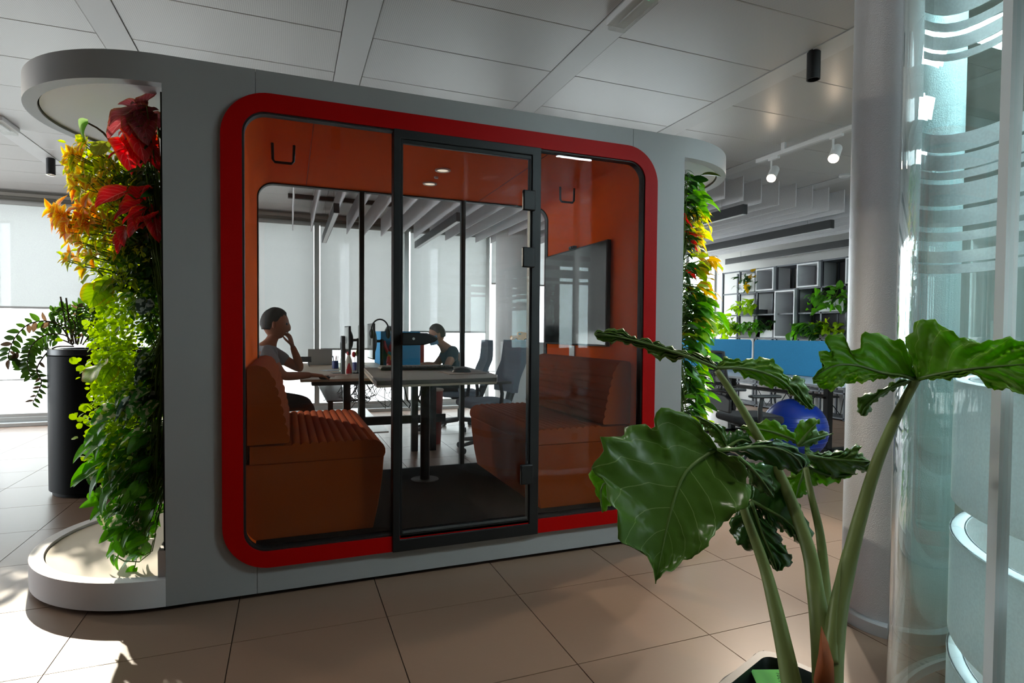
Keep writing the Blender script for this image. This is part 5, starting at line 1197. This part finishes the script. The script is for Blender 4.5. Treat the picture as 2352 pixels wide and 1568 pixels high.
c = PZ(817, 845, DZ); j = thing('note_holder', 'red clip holding a yellow note above the blue mug', 'note', (c.x, c.y+.06, DZ)); MB().cyl((c.x, c.y+.06, DZ), (c.x, c.y+.06, .93), .004, n=6).build('stem', m_black, j); MB().sphere((c.x-.015, c.y+.06, .92), (.025, .015, .035), 12, 8).build('clip', m_rd, j, smooth=True); MB().obox((c.x+.02, c.y+.055, .945), (.03, .002, .09), Matrix.Rotation(radians(20), 3, 'Y')).build('note', m_yel, j)
# plush toy
c = PZ(893, 845, DZ); c.y = 6.24; c.x = 1.04; j = thing('plush_toy', 'patchwork plush toy in red, yellow and teal by the blue screen', 'toy', (c.x, c.y, DZ))
m_pt, m_py, m_pp = M('teal_plush', '#2f9aa6', .95), M('yellow_plush', '#e0b24a', .95), M('purple_plush', '#7a4fb0', .95)
MB().sphere((c.x, c.y, DZ+.075), (.06, .05, .075), 16, 12).build('legs', m_rd, j, smooth=True); MB().sphere((c.x, c.y, DZ+.17), (.05, .045, .06), 16, 12).build('belly', m_py, j, smooth=True)
MB().sphere((c.x+.01, c.y, DZ+.26), (.05, .045, .055), 16, 12).build('head', m_rd, j, smooth=True); MB().sphere((c.x+.02, c.y+.01, DZ+.30), (.045, .04, .05), 14, 10).build('hood', m_pp, j, smooth=True)
MB().obox((c.x-.02, c.y-.045, DZ+.2), (.07, .012, .03), Matrix.Rotation(.6, 3, 'Y')).build('scarf', m_pt, j); MB().tube([(c.x-.04, c.y, DZ+.2), (c.x-.075, c.y-.01, DZ+.27), (c.x-.085, c.y-.01, DZ+.34)], [.016, .02, .012], 8).build('arm', m_rd, j, smooth=True); MB().tube([(c.x-.04, c.y-.02, DZ+.17), (c.x-.05, c.y-.04, DZ+.10)], [.018, .02], 8).build('arm', m_rd, j, smooth=True)
j = thing('desk_phone', 'grey wedge-shaped device on top of the blue screen', 'device', (1.05, 6.31, 1.2)); MB().prism([(.97, 1.2), (1.1, 1.2), (1.09, 1.265), (1.0, 1.255)], 'y', 6.27, 6.35).build('body', M('device_grey', '#6f7471', .6), j, bevel=.006); MB().box(1.0, 6.266, 1.21, 1.08, 6.27, 1.24).build('display', m_scr, j)
# cables below the desk
cb = MB()
for k in range(22):
    x = R_.uniform(.55, .98); y = R_.uniform(5.82, 6.6); cb.tube([(x, y, .70), (x+R_.uniform(-.12, .12), y, .55), (x+R_.uniform(-.2, .2), y+.05, .4+R_.random()*.12), (x+R_.uniform(-.2, .2), y+.1, .52), (x+R_.uniform(-.1, .1), y+.1, .68)], .004, 5)
for k in range(5):
    x = R_.uniform(1.0, 1.2); cb.tube([(x, 5.85, .72), (x+.05, 5.85, .5), (x+.12, 5.86, .42), (x+.18, 5.85, .55), (x+.2, 5.85, .7)], .008, 6)
tag(stuff(cb.build('cable_bundle', m_trunk, smooth=True, auto=0)), 'tangle of thin black cables hanging under the wooden desk', 'cables')
m_bin = M('brick_red_bin', '#7d2f28', .6); m_bin2 = M('beige_bin', '#a08a7c', .6)
for px, py, r, h, mt, lab in ((994, 955, .10, .30, m_bin, 'brick red open bin under the desk, right of the pod table post'),):
    c = PD(994, 955, 6.2); c.z = 0; j = thing('waste_bin', lab, 'bin', tuple(c)); MB().lathe([(.001, 0), (.085, 0), (.11, .58), (.105, .58), (.08, .01), (.001, .01)], tuple(c), 24).build('body', mt, j, smooth=True); MB().lathe([(.106, .565), (.116, .57), (.116, .585), (.106, .59)], tuple(c), 24).build('rim', m_bin2, j, smooth=True)
# white cabinet with orange toy car
cab = thing('cabinet', 'plain white metal cabinet right of the empty grey chair, toy on top', 'cabinet', (2.95, 7.2, 0))
MB().box(2.7, 6.95, 0, 3.2, 7.4, 1.07).build('body', m_white, cab, bevel=.004)
MB().box(2.715, 6.94, .03, 3.185, 6.951, 1.045).build('door', m_white, cab, bevel=.003); MB().box(3.13, 6.925, .5, 3.145, 6.941, .62).build('handle', m_alu, cab)
c2 = Vector((2.84, 7.05, 1.07)); tc2 = thing('toy_car', 'orange-yellow toy off-road car on the white cabinet', 'toy', tuple(c2)); m_oc = M('orange_toy_paint', '#d98a12', .35)
toy_car(tc2, c2, .24, m_oc, [(-.5, .17, .14, .34, 1), (-.48, .18, .12, .36, 1), (-.14, .18, .12, .37, 1), (-.1, .18, .12, .56, .9), (.1, .18, .12, .58, .9), (.16, .18, .12, .57, .9), (.34, .18, .12, .55, .9), (.46, .18, .12, .5, .9), (.5, .17, .14, .4, 1)], m_scr)
for x in (-.02, .1): MB().box(c2.x+x-.015, c2.y-.046, c2.z+.095, c2.x+x+.02, c2.y-.042, c2.z+.122).build('side_window', m_scr, tc2)
# chairs behind the pod
office_chair('office_chair', 'empty grey upholstered office chair at the end of the wooden desk', False, m_gseat, m_gseat, .50, 1.12, 'office chairs', (1.86, 5.55, 0), pi+.12)
office_chair('office_chair', 'office chair the seated man sits in, mostly hidden by the orange bench', False, m_seat, m_seat, .46, .95, 'office chairs', (-.27, 5.63, 0), 0)
office_chair('office_chair', 'pale grey office chair the masked woman sits in', False, m_gseat, m_gseat, .46, 1.1, 'office chairs', (1.99, 6.9, 0), pi-.1)

# ------------------------------------------------------------------ people
m_skin = M('warm_skin', '#9c6246', .6, noise=.05, nscale=20); m_skin2 = M('pale_skin', '#b98a70', .6, noise=.05, nscale=20)
m_hair = M('dark_hair', '#1e1a19', .7, noise=.3, nscale=120); m_hair2 = M('grey_brown_hair', '#4a4440', .7, noise=.3, nscale=120)
m_tee = M('grey_tee', '#8b9097', .9, noise=.08, nscale=30); m_tee2 = M('teal_tee', '#2c4a55', .9, noise=.08, nscale=30)
m_trou = M('dark_trousers', '#15161a', .9); m_mask = M('blue_mask', '#7fa3bd', .9); m_eye = M('eye_dark', '#15100e', .3); m_lip = M('lip', '#7d4438', .6); m_shoe = M('dark_shoe', '#1a1a1c', .6)
def skinned(name, chains, mat, parent, root=None, lv=1):
    """chains of (point, radius); points that coincide are one joint"""
    V = []; E = []; Rr = []; key = {}
    for ch in chains:
        last = None
        for p, r in ch:
            k = tuple(round(x, 4) for x in p)
            if k not in key: key[k] = len(V); V.append(Vector(p)-parent.location); Rr.append(r)
            i = key[k]
            if last is not None and last != i: E.append((last, i))
            last = i
    me = bpy.data.meshes.new(name); me.from_pydata(V, E, []); me.materials.append(mat)
    o = bpy.data.objects.new(name, me); COL.objects.link(o); o.parent = parent
    me.attributes.new('dummy', 'FLOAT', 'POINT')
    o.modifiers.new('skin', 'SKIN').use_smooth_shade = True
    if not me.skin_vertices: me.skin_vertices.new() if hasattr(me.skin_vertices, 'new') else None
    for i, d in enumerate(me.skin_vertices[0].data): d.radius = (Rr[i], Rr[i]) if not isinstance(Rr[i], tuple) else Rr[i]; d.use_root = (i == 0)
    s = o.modifiers.new('sub', 'SUBSURF'); s.levels = lv; s.render_levels = lv+1
    return o
def head(parent, c, f, skin, hair, r=.105, mask=None, long=False):
    """head facing unit vector f, centred at c"""
    c = Vector(c); f = Vector(f).normalized(); s = Vector((0, 0, 1)).cross(f).normalized(); u = f.cross(s)
    mb = MB(); rg = []; nv, nu = 18, 24
    for i in range(nv+1):
        th = pi*max(.03, min(.97, i/nv)); ring = []
        for k in range(nu):
            ph = 2*pi*k/nu; x, y, z = sin(th)*cos(ph), sin(th)*sin(ph), -cos(th)
            X = x*r*.98*(1 if z > -.2 else 1-.25*(-z-.2)); Y = y*r*.76*(1 if z > -.1 else 1-.38*(-z-.1)); Z = z*r*1.2
            if x > .75 and abs(y) < .3 and -.45 < z < .12: X += r*.26*(1-abs(y)/.3)*(1-(z+.45)/.57*.75)   # nose
            if x > .5 and -.05 < z < .2 and .15 < abs(y) < .6: X -= r*.05                                  # eye sockets
            if x > .4 and z < -.72: X += r*.10                                                             # chin
            ring.append(c+f*X+s*Y+u*Z)
        rg.append(ring)
    h = mb.rings(rg).build('head', skin, parent, smooth=True, auto=0)
    for q in (-1, 1):
        MB().sphere(c+f*r*.84+s*q*r*.3+u*r*.08, .011, 10, 8).build('eye', m_eye, h, smooth=True)
        MB().sphere(c+s*q*r*.77-f*r*.03-u*r*.05, (.016, .012, .032), 10, 8).build('ear', skin, h, smooth=True)
    if mask:
        mk = MB(); mk.rings([[c+f*(r*1.06*cos(a)*(1.0+.10*(1-abs(zz+.45)/.5)))+s*(r*.80*sin(a))+u*(r*zz*1.1) for a in [radians(-75+150*k/14) for k in range(15)]] for zz in (-1.0, -.75, -.45, -.15, .0)], close=False, caps=False).build('face_mask', mask, h, smooth=True, auto=0)
    else: MB().tube([c+f*r*.90+s*(q*r*.12)-u*r*.56 for q in (-2, -1, 0, 1, 2)], .007, 6).build('mouth', m_lip, h, smooth=True)
    hb = MB(); rg = []
    for i in range(13):
        ring = []
        for k in range(nu):
            ph = 2*pi*k/nu; fr = cos(ph); tm = .30 if fr > .6 else (.46 if fr > -.2 else (.62 if not long else .72))
            if .2 < fr <= .6: tm = .30+(.6-fr)/.4*.16
            th = pi*(.04+(tm-.04)*i/12); x, y, z = sin(th)*cos(ph), sin(th)*sin(ph), cos(th)
            k2 = (1.10 if i < 11 else 1.03)+.03*sin(7*ph+3*th)
            ring.append(c+f*(x*r*k2-.006)+s*(y*r*.79*k2)+u*(z*r*1.2*k2))
        rg.append(ring)
    hb.rings(rg).build('hair', hair, parent, smooth=True, auto=0)
    return h
def hand(parent, wrist, d, palm_n, skin, curl=.6, sz=1.0):
    """palm with five fingers: d = direction of the fingers, palm_n = out of the back of the hand"""
    w = Vector(wrist); d = Vector(d).normalized(); n = Vector(palm_n); n = (n-d*n.dot(d)).normalized(); s = d.cross(n)
    ch = [[(w, .024*sz), (w+d*.045*sz, .028*sz), (w+d*.085*sz, .026*sz)]]
    o = MB().rings([[w+d*a*sz+s*(cos(q)*ww*sz)+n*(sin(q)*hh*sz) for q in [2*pi*k/14 for k in range(14)]] for a, ww, hh in ((-.01, .024, .018), (.02, .032, .017), (.055, .042, .016), (.085, .042, .014), (.092, .038, .010))]).build('hand', skin, parent, smooth=True, auto=0)
    for k, (off, L) in enumerate(((-.031, .068), (-.010, .078), (.011, .073), (.031, .058))):
        b = w+d*.085*sz+s*off*sz; p = [b]; a = 0; dd = d
        for seg, cf in ((.45, .35), (.32, .8), (.25, 1)):
            a = curl*cf*1.3; v = d*cos(a)-n*sin(a); p.append(p[-1]+v*L*seg*sz)
        MB().tube(p, [.0092*sz, .0085*sz, .008*sz, .0055*sz], 8).build('finger', skin, o, smooth=True, auto=0)
    b = w+d*.025*sz-s*.03*sz; MB().tube([b, b+(d*.6-s*.7-n*.1)*.035*sz, b+(d*.9-s*.65-n*.3)*.062*sz, b+(d*1.1-s*.5-n*.4)*.078*sz], [.012*sz, .0105*sz, .0095*sz, .006*sz], 8).build('thumb', skin, o, smooth=True, auto=0)
def sitter(lab, at, face, headc, hips, chest, neck, arms, legs, skin, hair, tee, hd, mask=None, r=.105):
    p = thing('person', lab, 'person', at); V = Vector
    hips, chest, neck, headc = V(hips), V(chest), V(neck), V(headc)
    waist = hips.lerp(chest, .45)
    body = [[(hips, .13), (waist, .115), (chest, .14), (neck, .055), (headc-Vector((0, 0, r*.6)), .05)]]
    shirt = [[(hips+Vector((0, 0, .03)), .142), (waist, .13), (chest, .155), (chest.lerp(neck, .62), .10)]]
    trou = [[(waist.lerp(hips, .6), .137), (hips, .14)]]
    for sh, el, wr_ in arms:
        sh, el, wr_ = V(sh), V(el), V(wr_)
        body.append([(chest, .14), (sh, .062), (el, .043), (el.lerp(wr_, .5), .038), (wr_, .026)])
        shirt.append([(chest, .155), (sh, .078), (sh.lerp(el, .62), .064)])
    for hp_, kn, an in legs:
        hp_, kn, an = V(hp_), V(kn), V(an)
        body.append([(hips, .13), (hp_, .085), (kn, .055), (kn.lerp(an, .4), .052), (an, .035)])
        trou.append([(hips, .14), (hp_, .095), (kn, .068), (kn.lerp(an, .5), .062), (an+Vector((0, 0, .04)), .052)])
    skinned('body', body, skin, p); skinned('shirt', shirt, tee, p); skinned('trousers', trou, m_trou, p)
    for hp_, kn, an in legs:
        an = V(an); MB().rings([[an+V(face)*a+Vector((0, 0, -.075+.03*0))+Vector((-face[1], face[0], 0))*(cos(q)*w)+Vector((0, 0, max(0, sin(q))*h)) for q in [2*pi*k/12 for k in range(12)]] for a, w, h in ((-.07, .02, .05), (-.05, .038, .08), (.05, .045, .06), (.14, .045, .045), (.19, .02, .03))]).build('shoe', m_shoe, p, smooth=True, auto=0)
    head(p, headc, hd, skin, hair, r, mask)
    return p
man = sitter('person in a grey t-shirt seated at the wooden desk, hand to the mouth', (-.27, 5.63, 0), (1, 0, 0), (-.105, 5.63, 1.255), (-.24, 5.63, .565), (-.20, 5.63, .93), (-.15, 5.63, 1.09),
    [((-.19, 5.43, 1.01), (-.04, 5.38, .80), (.20, 5.44, .805)), ((-.17, 5.83, 1.01), (.115, 5.80, .83), (.035, 5.66, 1.06))],
    [((-.14, 5.54, .56), (.18, 5.52, .53), (.14, 5.50, .09)), ((-.14, 5.72, .56), (.18, 5.76, .53), (.05, 5.78, .09))], m_skin, m_hair, m_tee, (1, -.12, -.06), r=.115)
hand(man, (.20, 5.44, .805), (1, .05, -.12), (0, 0, 1), m_skin, .55)
hand(man, (.035, 5.66, 1.06), (-.25, -.1, .9), (.8, -.3, .2), m_skin, 1.1)
ms2 = thing('computer_mouse', 'dark mouse under the seated man\'s hand', 'mouse', (.30, 5.45, DZ+.001)); MB().sphere((.305, 5.45, DZ+.018), (.05, .03, .018), 16, 8).build('shell', m_blackp, ms2, smooth=True); MB().cyl((.335, 5.447, DZ+.034), (.335, 5.453, DZ+.034), .005, n=8).build('scroll_wheel', m_key, ms2)
wom = sitter('person in a dark teal t-shirt with a pale blue mask, leaning to the desk', (1.95, 6.88, 0), (-1, 0, 0), (1.68, 6.86, 1.165), (1.97, 6.88, .565), (1.86, 6.87, .89), (1.77, 6.865, 1.03),
    [((1.86, 6.70, .95), (1.74, 6.66, .76), (1.56, 6.70, .80)), ((1.86, 7.04, .95), (1.72, 7.08, .78), (1.52, 7.0, .80))],
    [((1.87, 6.79, .56), (1.56, 6.79, .53), (1.6, 6.79, .09)), ((1.87, 6.97, .56), (1.56, 6.98, .53), (1.64, 6.98, .09))], m_skin2, m_hair2, m_tee2, (-1, -.1, -.25), mask=m_mask, r=.10)
hand(wom, (1.56, 6.70, .80), (-1, .1, -.1), (0, 0, 1), m_skin2, .4); hand(wom, (1.52, 7.0, .80), (-1, -.1, -.1), (0, 0, 1), m_skin2, .4)
